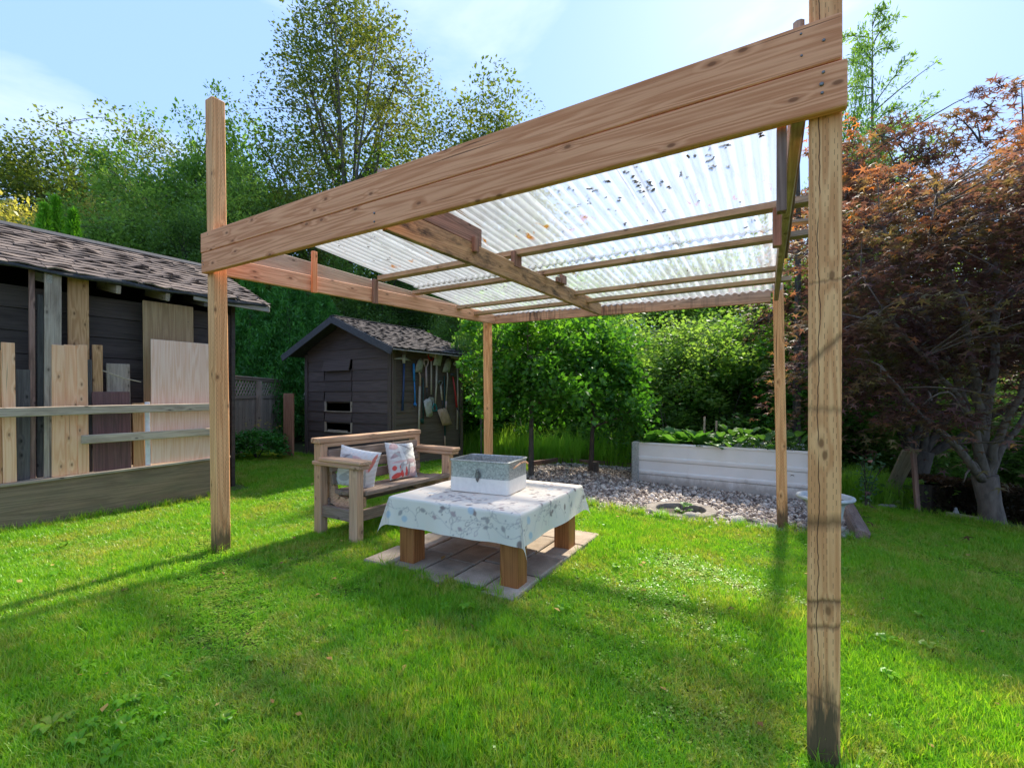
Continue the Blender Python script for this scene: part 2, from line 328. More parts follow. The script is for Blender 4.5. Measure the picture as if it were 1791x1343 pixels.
M['steel'] = simple('galvanised_screw', (.30, .29, .27), (.14, .13, .12), .45, .8)
M['darkmetal'] = simple('dark_metal', (.10, .095, .09), (.05, .045, .04), .5, .6)
# ------------------------------------------------------------------ terrain
CP = np.array([(-2.3, 3.65, 0), (-4.4, 4.1, 0), (-3.58, 5.5, 0), (-3.6, 6.2, .05), (-4.2, 9, .07), (-2, 7.8, .03), (-.3, 6.2, -.02), (0, 3, 0), (.7, 4, 0), (0, 1.5, 0), (-2, 1.5, 0),
    (1.87, 5.2, -.06), (2.77, 4.72, -.14), (1.88, 7.27, -.10), (3.76, 6.07, -.12), (.3, 7.5, -.05), (1.32, 8.07, -.07), (3.06, 4.5, -.15), (4.4, 6.17, -.22), (5.2, 6.03, -.30), (5.7, 5.58, -.30),
    (2, 2, -.03), (3.2, 2.2, -.10), (1.1, 1.6, -.03), (1.5, 1.2, -.02), (5, 3, -.25), (8, 6, -.6), (9, 12, -1.1), (2, 11, -.3), (2, 16, -.9), (-5, 12, .15), (-5.5, 7.5, .12), (-9, 9, .3), (-10, 20, .5), (0, 24, -1.2),
    (20, 20, -2.2), (20, 3, -1.2), (-14, 3, .2), (-12, -8, 0), (0, -10, 0), (12, -8, -.6), (45, 45, -3), (-45, 45, 1), (-45, -45, 0), (45, -45, -1), (0, 70, -2)], float)
def _k(d): return d
_D = _k(np.linalg.norm(CP[:, None, :2]-CP[None, :, :2], axis=2)) - 1.2*np.eye(len(CP))*0
_n = len(CP); _Am = np.zeros((_n+1, _n+1)); _Am[:_n, :_n] = _D; _Am[_n, :_n] = 1; _Am[:_n, _n] = 1
_w = np.linalg.solve(_Am, np.append(CP[:, 2], 0))
def gz(x, y):
    x = np.atleast_1d(np.asarray(x, float)); y = np.atleast_1d(np.asarray(y, float)); o = np.empty(len(x))
    for i in range(0, len(x), 20000):
        d = np.sqrt((x[i:i+20000, None]-CP[None, :, 0])**2+(y[i:i+20000, None]-CP[None, :, 1])**2+.16)
        o[i:i+20000] = _k(d) @ _w[:_n]+_w[_n]
    return o
def g1(x, y): return float(gz([x], [y])[0])
def inpoly(x, y, P):
    P = np.asarray(P, float); c = np.zeros(len(x), bool); j = len(P)-1
    for i in range(len(P)):
        xi, yi, xj, yj = *P[i], *P[j]
        c ^= ((yi > y) != (yj > y)) & (x < (xj-xi)*(y-yi)/(yj-yi+1e-12)+xi); j = i
    return c
GRAVEL = [(.05, 6.9), (.35, 6.35), (.817, 5.38), (1.255, 5.03), (1.75, 4.74), (2.3, 4.64), (2.67, 4.56), (3.13, 4.44), (3.36, 4.42), (4.25, 5.85), (4.75, 6.5), (4.3, 7.6), (2.45, 9.35), (1.0, 9.3), (.38, 8.45)]
LAWN = [(-16, -4), (-16, 8), (-6, 9.6), (-5.1, 9.3), (-4.3, 9.2), (-2.0, 7.75), (-1.0, 9.4), (-.4, 9.6), (.4, 8.5), (1.2, 9.6), (2.5, 9.4), (4.8, 6.6), (4.6, 6.35), (5.2, 6.05), (5.62, 5.55), (5.75, 5.0), (6.6, 3.5), (9, 1), (9, -4)]
PAVE = [(-1.06, 3.46), (.03, 2.80), (.74, 4.03), (-.34, 4.72)]
SHED1 = [(-4.475+.53*t-.848*v, 4.1+.848*t+.53*v) for t, v in ((-6, .02), (2.25, .02), (2.25, 3), (-6, 3))]
xs = np.concatenate([-np.geomspace(90, 7.2, 22), np.arange(-7, 9.01, .2), np.geomspace(9.3, 90, 22)])
ys = np.concatenate([-np.geomspace(60, 1.5, 14), np.arange(-1, 12.01, .2), np.geomspace(12.4, 140, 26)])
X, Y = np.meshgrid(xs, ys); fx, fy = X.ravel(), Y.ravel(); Z = gz(fx, fy)
PIT = (1.87, 5.2)
Z = Z - .02*inpoly(fx, fy, GRAVEL)
nx, ny = len(xs), len(ys)
idx = np.arange(nx*ny).reshape(ny, nx)
Fg = np.stack([idx[:-1, :-1], idx[:-1, 1:], idx[1:, 1:], idx[1:, :-1]], -1).reshape(-1, 4)
lawnm = inpoly(fx, fy, LAWN).astype(float); grm = inpoly(fx, fy, GRAVEL).astype(float)
s = N('ground_soil'); p = s.pos()
n1 = s.noise(p, 9, 5, .6); n2 = s.noise(p, 60, 3, .6)
soil = s.ramp(n2, (.3, (.03, .02, .012)), (.7, (.085, .06, .035)))
forest = s.mix(s.ramp(n1, (.42, 0.0), (.6, 1.0)), soil, (.03, .055, .014))
lawnc = s.mix(s.ramp(n1, (.35, 0.0), (.6, 1.0)), (.12, .12, .045), (.07, .15, .02))
grc = s.ramp(n2, (.3, (.05, .04, .035)), (.7, (.16, .13, .11)))
col = s.mix(s.attr('lawn'), forest, lawnc); col = s.mix(s.attr('gravel'), col, grc)
M['soil'] = s.done(s.bsdf(col, 1, 0, s.bump(n2, .7, .02), .1))
me = npmesh('ground', np.stack([fx, fy, Z], 1), Fg, M['soil'], {'lawn': lawnm, 'gravel': grm}, True)
tag(inst('ground', me), kind='structure')
# ---- grass: tufts spread over the lawn
s = N('grass_blade'); p = s.pos(); t = s.attr('tint'); inr = s.n('ShaderNodeAttribute', attribute_name='rnd', attribute_type='INSTANCER').outputs['Fac']
dry = s.noise(p, 1.7, 6, .72, .3); dry2 = s.noise(p, 26, 3, .6)
dm = s.math('ADD', s.math('MULTIPLY', dry, .62), s.math('MULTIPLY', dry2, .38))
f = s.math('ADD', s.math('MULTIPLY', t, .5), s.math('MULTIPLY', inr, .5))
gcol = s.ramp(f, (.0, (.075, .235, .010)), (.45, (.175, .40, .018)), (1, (.33, .53, .04)))
ycol = s.ramp(f, (.0, (.17, .28, .02)), (.5, (.36, .39, .06)), (1, (.58, .47, .17)))
dd = s.math('MULTIPLY', s.ramp(dm, (.475, 0.0), (.585, .9)), s.ramp(s.math('ADD', t, inr), (.2, .25), (.65, 1.0)))
col = s.mix(dd, gcol, ycol)
df = s.n('ShaderNodeBsdfDiffuse'); s.put(df.inputs[0], col); gs = s.n('ShaderNodeBsdfGlossy'); gs.inputs['Roughness'].default_value = .35; gs.inputs[0].default_value = (.9, .95, .9, 1)
pm = s.n('ShaderNodeMixShader'); pm.inputs[0].default_value = .03; s.l(df.outputs[0], pm.inputs[1]); s.l(gs.outputs[0], pm.inputs[2]); pb = pm.outputs[0]; trn = s.n('ShaderNodeBsdfTranslucent'); s.put(trn.inputs[0], s.mix(1.0, col, (1.5, 1.5, .6), 'MULTIPLY'))
m = s.n('ShaderNodeMixShader'); m.inputs[0].default_value = .42; s.l(pb, m.inputs[1]); s.l(trn.outputs[0], m.inputs[2])
M['grass'] = s.done(m.outputs[0])
def tuft(k, n, h, rad, w, lean=.5, leafy=False):
    r = np.random.default_rng(100+k); V = []; Fc = []; T = []
    for i in range(n):
        a = r.uniform(0, 6.283); d = rad*math.sqrt(r.uniform()); bx, by = d*math.cos(a), d*math.sin(a)
        la = r.uniform(0, 6.283); hh = h*r.uniform(.5, 1.25); le = hh*lean*r.uniform(.2, 1.3); wa = la+math.pi/2+r.uniform(-.5, .5)
        wx, wy = math.cos(wa), math.sin(wa); lx, ly = math.cos(la)*le, math.sin(la)*le; ww = w*r.uniform(.7, 1.3); b0 = len(V)
        if leafy:
            cz = hh*.55; q = r.uniform(-.3, .3); rr = ww
            V += [(bx+lx-wx*rr, by+ly-wy*rr, cz), (bx+lx+wy*rr, by+ly-wx*rr, cz+q*rr), (bx+lx+wx*rr, by+ly+wy*rr, cz+q*rr), (bx+lx-wy*rr, by+ly+wx*rr, cz-q*rr)]
            Fc.append((b0, b0+1, b0+2, b0+3)); T += [r.uniform()]*4; continue
        V += [(bx-wx*ww, by-wy*ww, -.012), (bx+wx*ww, by+wy*ww, -.012), (bx+lx*.35-wx*ww*.8, by+ly*.35-wy*ww*.8, hh*.55), (bx+lx*.35+wx*ww*.8, by+ly*.35+wy*ww*.8, hh*.55), (bx+lx-wx*ww*.12, by+ly-wy*ww*.12, hh), (bx+lx+wx*ww*.12, by+ly+wy*ww*.12, hh)]
        Fc += [(b0, b0+1, b0+3, b0+2), (b0+2, b0+3, b0+5, b0+4)]; T += [r.uniform()]*6
    return npmesh('grass_tuft', V, Fc, M['grass'], {'tint': T})
def scatter(name, P, idxs, rots, scl, rnds, meshes, mat):
    """a point cloud whose points carry small instanced meshes (uncountable ground cover)"""
    col = bpy.data.collections.new(name+'_source')
    for i, m_ in enumerate(meshes): o_ = bpy.data.objects.new('%s_piece_%02d' % (name, i), m_); col.objects.link(o_)
    me = bpy.data.meshes.new(name); me.vertices.add(len(P)); me.vertices.foreach_set('co', np.asarray(P, np.float32).ravel())
    for nm, ty, d, fld in (('idx', 'INT', idxs, 'value'), ('rot', 'FLOAT_VECTOR', rots, 'vector'), ('scl', 'FLOAT_VECTOR', scl, 'vector'), ('rnd', 'FLOAT', rnds, 'value')):
        a = me.attributes.new(nm, ty, 'POINT'); a.data.foreach_set(fld, np.asarray(d, np.int32 if ty == 'INT' else np.float32).ravel())
    me.materials.append(mat); me.update()
    o = inst(name, me); g = bpy.data.node_groups.new(name+'_nodes', 'GeometryNodeTree')
    g.interface.new_socket('Geometry', in_out='INPUT', socket_type='NodeSocketGeometry'); g.interface.new_socket('Geometry', in_out='OUTPUT', socket_type='NodeSocketGeometry')
    n = g.nodes.new; gi, go = n('NodeGroupInput'), n('NodeGroupOutput'); ip = n('GeometryNodeInstanceOnPoints'); ci = n('GeometryNodeCollectionInfo')
    ci.inputs['Collection'].default_value = col; ci.inputs['Separate Children'].default_value = True; ci.inputs['Reset Children'].default_value = True
    def na(nm, ty): q = n('GeometryNodeInputNamedAttribute'); q.data_type = ty; q.inputs['Name'].default_value = nm; return q.outputs['Attribute']
    er = n('FunctionNodeEulerToRotation'); l = g.links.new
    l(gi.outputs[0], ip.inputs['Points']); l(ci.outputs[0], ip.inputs['Instance']); ip.inputs['Pick Instance'].default_value = True
    l(na('idx', 'INT'), ip.inputs['Instance Index']); l(na('rot', 'FLOAT_VECTOR'), er.inputs[0]); l(er.outputs[0], ip.inputs['Rotation']); l(na('scl', 'FLOAT_VECTOR'), ip.inputs['Scale'])
    l(ip.outputs[0], go.inputs[0]); md = o.modifiers.new('scatter', 'NODES'); md.node_group = g
    return o
def spread(poly, dens, excl=(), y0=-50, y1=50):
    P = np.asarray(poly); x0, x1 = P[:, 0].min(), P[:, 0].max(); a, b = max(y0, P[:, 1].min()), min(y1, P[:, 1].max())
    n = int((x1-x0)*(b-a)*dens); x = rng.uniform(x0, x1, n); y = rng.uniform(a, b, n); k = inpoly(x, y, poly)
    k &= np.abs(x) < 1.22*np.maximum(y, 0)+1.6
    for e in excl: k &= ~inpoly(x, y, e)
    return x[k], y[k]
xs_, ys_ = [], []
RING_EX = [(PIT[0]+.39*math.cos(a), PIT[1]+.39*math.sin(a)) for a in np.linspace(0, 6.28, 20)]
PAVE_IN = [(-1.08, 3.46), (.03, 2.77), (.77, 4.03), (-.34, 4.74)]
for (a, b, d) in ((.2, 2.2, 3300), (2.2, 3.4, 2300), (3.4, 5, 1500), (5, 7.2, 900), (7.2, 10, 600)):
    x, y = spread(LAWN, d, (PAVE_IN, GRAVEL, SHED1, RING_EX), a, b); xs_.append(x); ys_.append(y)
x = np.concatenate(xs_); y = np.concatenate(ys_); z = gz(x, y); n = len(x)
pn = np.sin(x*2.1+1.3*np.sin(y*1.7))+np.sin(y*2.6+1.1*np.sin(x*3.1))+.6*np.sin(x*7.3+y*5.1)
isl = (pn+rng.normal(0, .8, n)) > 1.15
far = np.clip((y-3.0)/4, 0, 1)
idxs = np.where(isl, rng.integers(6, 8, n), rng.integers(0, 6, n))
hn = 1+.22*np.sin(x*3.3+y*1.1)+.18*np.sin(y*4.1-x*2.3)
sx = rng.uniform(.8, 1.3, n)*(1+.5*far)
tufts = [tuft(k, 16, .036, .034, .0017, .8) for k in range(4)]+[tuft(4, 11, .046, .03, .0017, .6), tuft(5, 14, .030, .034, .0019, 1.2)]+[tuft(6, 9, .030, .034, .0065, .5, True), tuft(7, 11, .026, .036, .005, .7, True)]
g = scatter('grass', np.stack([x, y, z], 1), idxs, np.stack([rng.normal(0, .15, n), rng.normal(0, .15, n), rng.uniform(0, 6.28, n)], 1), np.stack([sx, sx, rng.uniform(.75, 1.2, n)*hn], 1), rng.uniform(0, 1, n), tufts, M['grass'])
tag(g, 'green mown lawn grass with yellow dry and clover patches', 'grass', kind='stuff')
print('tufts', n)
# ---- taller tufts along edges (shed skirt, paver edge, posts, gravel edge)
def edge_pts(P, k, w):
    out_ = []
    for (x0, y0), (x1, y1) in zip(P[:-1], P[1:]):
        L_ = math.hypot(x1-x0, y1-y0); m_ = int(L_*k)
        t = rng.uniform(0, 1, m_); out_.append(np.stack([x0+(x1-x0)*t+rng.normal(0, w, m_), y0+(y1-y0)*t+rng.normal(0, w, m_)], 1))
    return np.concatenate(out_)
E = np.concatenate([edge_pts([(-4.475-1.2, 4.1-2.0), (-3.42, 5.75)], 110, .025), edge_pts(PAVE+PAVE[:1], 45, .03), edge_pts(GRAVEL[1:9], 120, .04), edge_pts([(-2.36, 3.6), (-2.22, 3.72)], 150, .05),
    edge_pts([(1.06, 1.52), (1.2, 1.66)], 160, .06), edge_pts([(2.7, 4.6), (2.85, 4.7)], 120, .03), edge_pts([(5.0, 6.1), (5.62, 5.55), (5.75, 5.0), (6.6, 3.6)], 120, .08), edge_pts([(-4.2, 9.0), (-1.99, 7.75)], 60, .05)])
k = ~inpoly(E[:, 0], E[:, 1], PAVE_IN) & ~inpoly(E[:, 0], E[:, 1], SHED1); E = E[k]; n = len(E)
wt = [tuft(20+i, 12, .10, .03, .0022, .7) for i in range(3)]+[tuft(24, 7, .05, .04, .011, .5, True)]
g = scatter('edge_grass', np.column_stack([E, gz(E[:, 0], E[:, 1])]), rng.integers(0, 4, n), np.stack([rng.normal(0, .2, n), rng.normal(0, .2, n), rng.uniform(0, 6.28, n)], 1), np.repeat(rng.uniform(.5, 1.05, n)[:, None], 3, 1), rng.uniform(0, 1, n), wt, M['grass'])
tag(g, 'uncut longer grass and weeds along the edges of pavers, gravel and shed', 'weeds', kind='stuff')
# ---- worn spots: small broad-leaved weeds in the lawn
nb_ = 90; wx = rng.uniform(-3.6, 4.2, nb_); wy = rng.uniform(1.5, 5.5, nb_); wx = np.append(wx, rng.normal(-1.45, .18, 16)); wy = np.append(wy, rng.normal(1.72, .12, 16)); k = inpoly(wx, wy, LAWN) & ~inpoly(wx, wy, PAVE_IN) & ~inpoly(wx, wy, GRAVEL) & ~inpoly(wx, wy, SHED1); wx, wy = wx[k], wy[k]; n = len(wx)
def rosette(k_, n_, L_, w_):
    r = np.random.default_rng(300+k_); V = []; Fc = []; T = []
    for i in range(n_):
        a = i*2.4+r.uniform(-.3, .3); l_ = L_*r.uniform(.6, 1.1); ca, sa = math.cos(a), math.sin(a); b0 = len(V)
        for t, ww, z in ((.05, .15, .008), (.4, .8, .03), (.75, 1, .032), (1, .1, .022)):
            V += [(ca*l_*t-sa*w_*ww, sa*l_*t+ca*w_*ww, z), (ca*l_*t+sa*w_*ww, sa*l_*t-ca*w_*ww, z+.003)]; T += [.25+.4*r.random()]*2
        Fc += [(b0+2*j, b0+2*j+1, b0+2*j+3, b0+2*j+2) for j in range(3)]
    return npmesh('rosette', V, Fc, M['grass'], {'tint': T})
g = scatter('lawn_weeds', np.stack([wx, wy, gz(wx, wy)+.008], 1), rng.integers(0, 3, n), np.stack([np.zeros(n), np.zeros(n), rng.uniform(0, 6.28, n)], 1), np.repeat(rng.uniform(.5, 1.15, n)[:, None], 3, 1), rng.uniform(0, .4, n), [rosette(0, 7, .045, .010), rosette(1, 9, .035, .010), rosette(2, 5, .055, .012)], M['grass'])
tag(g, 'small broad leaved weeds scattered flat in the lawn', 'weeds', kind='stuff')
# ---- gravel
s = N('river_pebble'); r_ = s.n('ShaderNodeAttribute', attribute_name='rnd', attribute_type='INSTANCER').outputs['Fac']
col = s.ramp(r_, (0, (.13, .10, .082)), (.25, (.25, .195, .155)), (.5, (.40, .32, .25)), (.75, (.52, .44, .37)), (1, (.72, .63, .52)))
col = s.mix(.4, col, s.ramp(s.noise(s.obj(), 3, 4, .6), (.3, (.35,)*3), (.7, (.7,)*3)), 'OVERLAY')
M['pebble'] = s.done(s.bsdf(col, .75, 0, s.bump(s.noise(s.obj(), 14, 3, .6), .3, .05), .3))
def stone_mesh(k, name='pebble', mat=None, sub=1, rough=.16, flat=.6):
    import bmesh
    bm = bmesh.new(); bmesh.ops.create_icosphere(bm, subdivisions=sub, radius=1); r = random.Random(k)
    ax = (1, r.uniform(.65, .95), r.uniform(flat-.1, flat+.15))
    for v in bm.verts: v.co = Vector([c*a for c, a in zip(v.co*(1+r.uniform(-rough, rough)), ax)])
    for f_ in bm.faces: f_.smooth = True
    me = bpy.data.meshes.new(name); bm.to_mesh(me); bm.free(); me.materials.append(mat or M['pebble']); return me
PEB = [stone_mesh(k) for k in range(6)]
gx, gy = [], []
ring_in = [(PIT[0]+.33*math.cos(a), PIT[1]+.33*math.sin(a)) for a in np.linspace(0, 6.28, 20)]
for (a, b, d) in ((4, 6, 1900), (6, 8, 1500), (8, 10, 1100)):
    x, y = spread(GRAVEL, d, (ring_in,), a, b); gx.append(x); gy.append(y)
x = np.concatenate(gx); y = np.concatenate(gy)
e = edge_pts(GRAVEL[2:9], 60, .05); x = np.append(x, e[:, 0]); y = np.append(y, e[:, 1]); n = len(x)
sz = np.clip(rng.lognormal(math.log(.0150), .48, n), .007, .055)
g = scatter('gravel', np.stack([x, y, gz(x, y)-.014+rng.uniform(0, .018, n)], 1), rng.integers(0, 6, n), rng.uniform(0, 6.28, (n, 3)), np.repeat(sz[:, None], 3, 1), rng.uniform(0, 1, n)**1.15, PEB, M['pebble'])
tag(g, 'bed of mixed grey and buff river pebbles around the planter and fire pit', 'gravel', kind='stuff')
print('pebbles', n)
# ---- bigger rounded stones along the lawn edge of the gravel
s = N('edge_stone'); col = s.ramp(s.rnd(), (0, (.26, .22, .18)), (1, (.50, .46, .40)))
col = s.mix(.5, col, s.ramp(s.noise(s.obj(), 2.4, 5, .6), (.3, (.3,)*3), (.7, (.7,)*3)), 'OVERLAY')
M['stone'] = s.done(s.bsdf(col, .85, 0, s.bump(s.noise(s.obj(), 7, 4, .6), .4, .05), .3))
SM = [stone_mesh(40+k, 'edge_stone', M['stone'], 2, .05, .55) for k in range(5)]
spots = [(1208, 913, 17), (1238, 913, 11), (1262, 910, 9), (1290, 917, 22), (1322, 912, 9), (1346, 921, 15), (1362, 926, 9), (1182, 912, 9), (1160, 906, 8), (1395, 925, 9), (1135, 902, 7), (1222, 905, 8), (1275, 903, 8), (1310, 924, 7)]
for i, (qx, qy, hw) in enumerate(spots):
    Zd = 1.3; Zd = (CH+.10)*F/(qy-HY); x_ = (qx-CX)/F*Zd; r_ = hw/F*Zd
    o = inst('edge_stone', SM[i % 5], None, Matrix.Translation((x_, Zd, g1(x_, Zd)+r_*.18)) @ Matrix.Rotation(i*1.3, 4, 'Z') @ Matrix.Diagonal((r_, r_*.8, r_*.8, 1)))
    tag(o, 'smooth rounded stone half sunk in the edge between gravel and lawn', 'stone', 'rounded stones along the lawn edge of the gravel')
# ------------------------------------------------------------------ pergola
BZ = CH+.93                                          # underside of the beams 2.16
FL, FR = Vector((-2.386, 3.6, 0)), Vector((1.069, 1.51, 0))
BL, BR = Vector((-.265, 6.2, 0)), Vector((2.65, 4.71, 0))
fd = (FR-FL).normalized(); fn = Vector((-fd.y, fd.x, 0))          # fn points away from the camera
per = thing('pergola', 'open cedar pergola on four square posts with a clear corrugated roof', 'pergola', (0, 3.8, 0))
# front beam: two stacked boards
for k, (z0, h, lo) in enumerate(((BZ, .152, 0), (BZ+.156, .150, .004))):
    a = FL+fd*(lo*-3); b = FR+fd*(-.004 if k else .010)
    board('beam_board', a+fn*.02+UP*(z0+h/2), b+fn*.02+UP*(z0+h/2), h, .040, UP, M['cedar'], per, b=.004)
# bolts and screws on the front face
def bolt(p, nrm, r, hgt, mat, parent, name='bolt'):
    V, Fc = tube([(0, 0, -.002), (0, 0, hgt*.7), (0, 0, hgt)], [r, r, r*.7], 6)
    return mk(name, V, Fc, mat, parent, frame(p, Vector(nrm).orthogonal(), z=nrm))
def onbeam(x, y):
    t, z = hit(x, y, FL, fd); return FL+fd*t+UP*z
for (x, y, r) in ((1437, 148, .007), (1441, 71, .005), (1440, 127, .005), (1438, 163, .005), (1401, 60, .004), (1402, 98, .004), (655, 373, .007), (655, 388, .006), (355, 457, .005), (363, 410, .004), (356, 463, .004)):
    bolt(onbeam(x, y), -fn, r, r*.8, M['steel'], per)
# posts
def post(base, top, w, lean=(0, 0), ang=None):
    p0 = Vector(base); p1 = Vector(top)
    return board('post', p0, p1, w, w, fd if ang is None else ang, M['post'], per, b=.005, segs=6, wob=.0012)
post((-2.275, 3.672, -.25), (-2.318, 3.660, 3.52), .10)
pf_ = post((1.073, 1.618, -.25), (1.079, 1.612, 3.6), .093); pf_.data.materials[0] = M['postf']
bd = (BR-BL).normalized(); bn = Vector((-bd.y, bd.x, 0)); ld = (BL-FL).normalized(); rd_ = (BR-FR).normalized()
post((-.305, 6.20, -.25), (-.325, 6.20, 2.36), .09, ang=bd)
post((2.775, 4.80, -.4), (2.735, 4.83, 2.62), .095, ang=bd)
# side, centre and back beams
LA, LB = Vector((-2.300, 3.63, 0)), Vector((-.232, 6.20, 0))
board('side_beam', LA+UP*(BZ+.07), LB+UP*(BZ+.07), .14, .04, UP, M['cedar2'], per)
RA, RB = Vector((.975, 1.60, 0)), Vector((2.625, 4.66, 0))
board('side_beam', RA+UP*(BZ+.07), RB+UP*(BZ+.07), .14, .04, UP, M['purlin'], per)
board('centre_beam', gp(1.88, 2.03, BZ+.078), gp(5.17, 2.03, BZ+.07), .15, .042, UP, M['old'], per)
board('back_beam', BL+bd*.045+bn*.02+UP*(BZ+.07), BR-bd*.045+bn*.02+UP*(BZ+.07), .135, .04, UP, M['backbeam'], per)
# sloping grey boards on the side beams carrying the roof
def rz(u): return 2.445+.10*(3.3-u)
def offl(p, d, k): return p+Vector((-d.y, d.x, 0))*k
l0 = LA+(LB-LA)*.03; l1 = LA+(LB-LA)*.88
board('rafter', offl(l0, ld, .045)+UP*2.40, offl(l1, ld, .045)+UP*2.235, .15, .036, UP, M['greyw'], per)
r0 = RA+(RB-RA)*.04; r1 = RA+(RB-RA)*.62
board('rafter', offl(r0, rd_, -.032)+UP*2.42, offl(r1, rd_, -.032)+UP*2.29, .11, .034, UP, M['redold'], per)
board('rafter', gp(1.9, 2.03, 2.385), gp(2.80, 2.03, 2.375), .13, .04, UP, M['redold'], per)
# cleats and risers
def riser(x, y0, y1, w, P0, d, off=0.0, mat=M['redold'], t=.03):
    n_ = Vector((-d.y, d.x, 0))*off; P = P0+n_
    t0, z0 = hit(x, y0, P, d); _, z1 = hit(x, y1, P, d); p = P+d*t0
    board('riser', p+UP*min(z0, z1), p+UP*max(z0, z1), w, t, d, mat, per, b=.002)
riser(549.5, 512, 440, .045, LA, ld, -.037, M['cedar'])
riser(656, 531, 489, .055, LA, ld, -.037, M['redold'])
riser(832, 441, 415, .05, gp(1.88, 2.03), E1, -.037, M['redold'])
riser(903, 468, 442, .11, gp(1.88, 2.03), E1, -.01, M['redold'], .04)
riser(985, 497, 482, .10, gp(1.88, 2.03), E1, -.04, M['redold'], .03)
riser(1367, 372, 222, .040, RA, rd_, .045, M['redold'])
riser(1359, 432, 366, .040, RA, rd_, .045, M['redold'])
# purlins
for u, v0, v1, h, w in ((3.30, 3.62, -.10, .042, .088), (3.80, 3.63, -.03, .040, .085), (4.45, 3.70, .15, .038, .07), (4.76, 3.66, .10, .038, .085)):
    board('purlin', gp(u, v0, rz(u)-.052+h/2-.02), gp(u+.03, v1, rz(u)-.052+h/2-.02), w, h, E1, M['purlin'], per, b=.002, segs=3, wob=.0015)
board('purlin', gp(3.80, .10, rz(3.8)+.03), gp(3.83, -.03, rz(3.8)+.03), .08, .02, E1, M['purlin'], per, b=.002)
# wedge blocks under the purlins near the centre beam
board('block', gp(4.0, 2.0, BZ+.165), gp(4.16, 2.0, BZ+.165), .05, .03, UP, M['redold'], per)
# stubs seen above the front beam
t_, z_ = hit(668, 303, FL+fn*.07, fd); p_ = FL+fn*.07+fd*t_
board('riser', p_+UP*2.30, p_+UP*(z_+.02), .05, .03, fd, M['greyw'], per, b=.003)
t_, z_ = hit(1397, 38, FL+fn*.10, fd); p_ = FL+fn*.10+fd*t_
board('riser', p_+UP*2.25, p_+UP*z_, .035, .03, fd, M['greyw'], per, b=.006)
# corrugated sheets: rows along u, columns along v
PITCH = .076
def sheet(u0, u1, va, vb, zo):
    nv = int((va-vb)/PITCH*8); nu = 7; V = []; at = []; pv_ = []; vr = []
    for i in range(nv+1):
        v = va+(vb-va)*i/nv
        for j in range(nu):
            u = u0+(u1-u0)*j/(nu-1); sk = (u-2.3)*.045*(1 if v > 1.9 else .55)*((v-1.9)/1.8)*-1
            V.append((u, v+sk, rz(u)+.012+zo+.010*math.sin(v/PITCH*2*math.pi)+.005*math.sin(u*3.1+v*2)+.003*math.sin(v*5+u))); at.append(u); vr.append(v); pv_.append(.5-.5*math.sin(v/PITCH*2*math.pi))
    W_ = [gp(a, b, c)-gp(u0, va, rz(u0)) for a, b, c in V]
    Fc = [(i*nu+j, i*nu+j+1, (i+1)*nu+j+1, (i+1)*nu+j) for i in range(nv) for j in range(nu-1)]
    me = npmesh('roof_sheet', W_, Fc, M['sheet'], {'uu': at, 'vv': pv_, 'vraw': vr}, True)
    return inst('roof_sheet', me, per, Matrix.Translation(gp(u0, va, rz(u0))))
cols_ = [(3.71, 2.98), (3.03, 2.27), (2.31, 1.53), (1.58, .82), (.87, .11)]
for a, b in cols_:
    for r_, (u0, u1, zo) in enumerate(((2.30, 3.86, .022), (3.78, 4.72, .008), (4.60, 5.26, 0.0))): sheet(u0, u1, a, b, zo+.0015*(int(a*10) % 2))
# dead leaves lying in the valleys of the roof
lv = []; lf = []
def debris(u, v, L_, n_):
    for _ in range(n_):
        uu = u+random.uniform(-L_, L_)*.5; vv = v+random.gauss(0, .010); a = random.uniform(0, 6.28); r1 = random.uniform(.007, .019); r2 = r1*random.uniform(.35, .7); z = rz(uu)+(.034 if uu < 3.78 else .020 if uu < 4.72 else .012)+random.uniform(-.004, .004)
        b0 = len(lv)
        for k in range(5):
            th = k*2*math.pi/5; rr = random.uniform(.7, 1.2); x_, y_ = r1*rr*math.cos(th), r2*rr*math.sin(th)
            lv.append(gp(uu+x_*math.cos(a)-y_*math.sin(a), vv+x_*math.sin(a)+y_*math.cos(a), z+random.uniform(0, .008)))
        lf.append(tuple(range(b0, b0+5)))
for _ in range(150):
    v = (math.floor(random.uniform(.2, 3.6)/PITCH)+.75)*PITCH; u = random.uniform(2.35, 5.1); debris(u, v, random.choice((.02, .04, .12)), random.choice((1, 1, 2, 4)))
for (x, y, L_, n_) in ((1115, 325, .22, 26), (1137, 328, .16, 18), (1040, 335, .12, 12), (1060, 320, .06, 6), (1030, 355, .06, 8), (1242, 290, .10, 10), (1240, 275, .05, 6), (1270, 258, .03, 6), (1190, 308, .05, 6), (1170, 330, .04, 5), (1210, 275, .03, 4), (1332, 240, .03, 6), (1012, 360, .03, 3), (1312, 388, .03, 4)):
    q = px(x, y, 1.0)-Vector((0, 0, CH)); lo, hi = 1.0, 8.0                     # where that sight line meets the roof plane
    for _ in range(40):
        m_ = (lo+hi)/2; P_ = Vector((q.x*m_, m_, CH+q.z*m_)); u = P_.x*E1.x+P_.y*E1.y
        if P_.z < rz(u)+.03: lo = m_
        else: hi = m_
    debris(u, P_.x*E2.x+P_.y*E2.y, L_, n_)
tag(mk('leaf_litter', lv, lf, M['litter']), 'dark dead leaves lying in the grooves of the clear roof', 'leaf litter', kind='stuff')

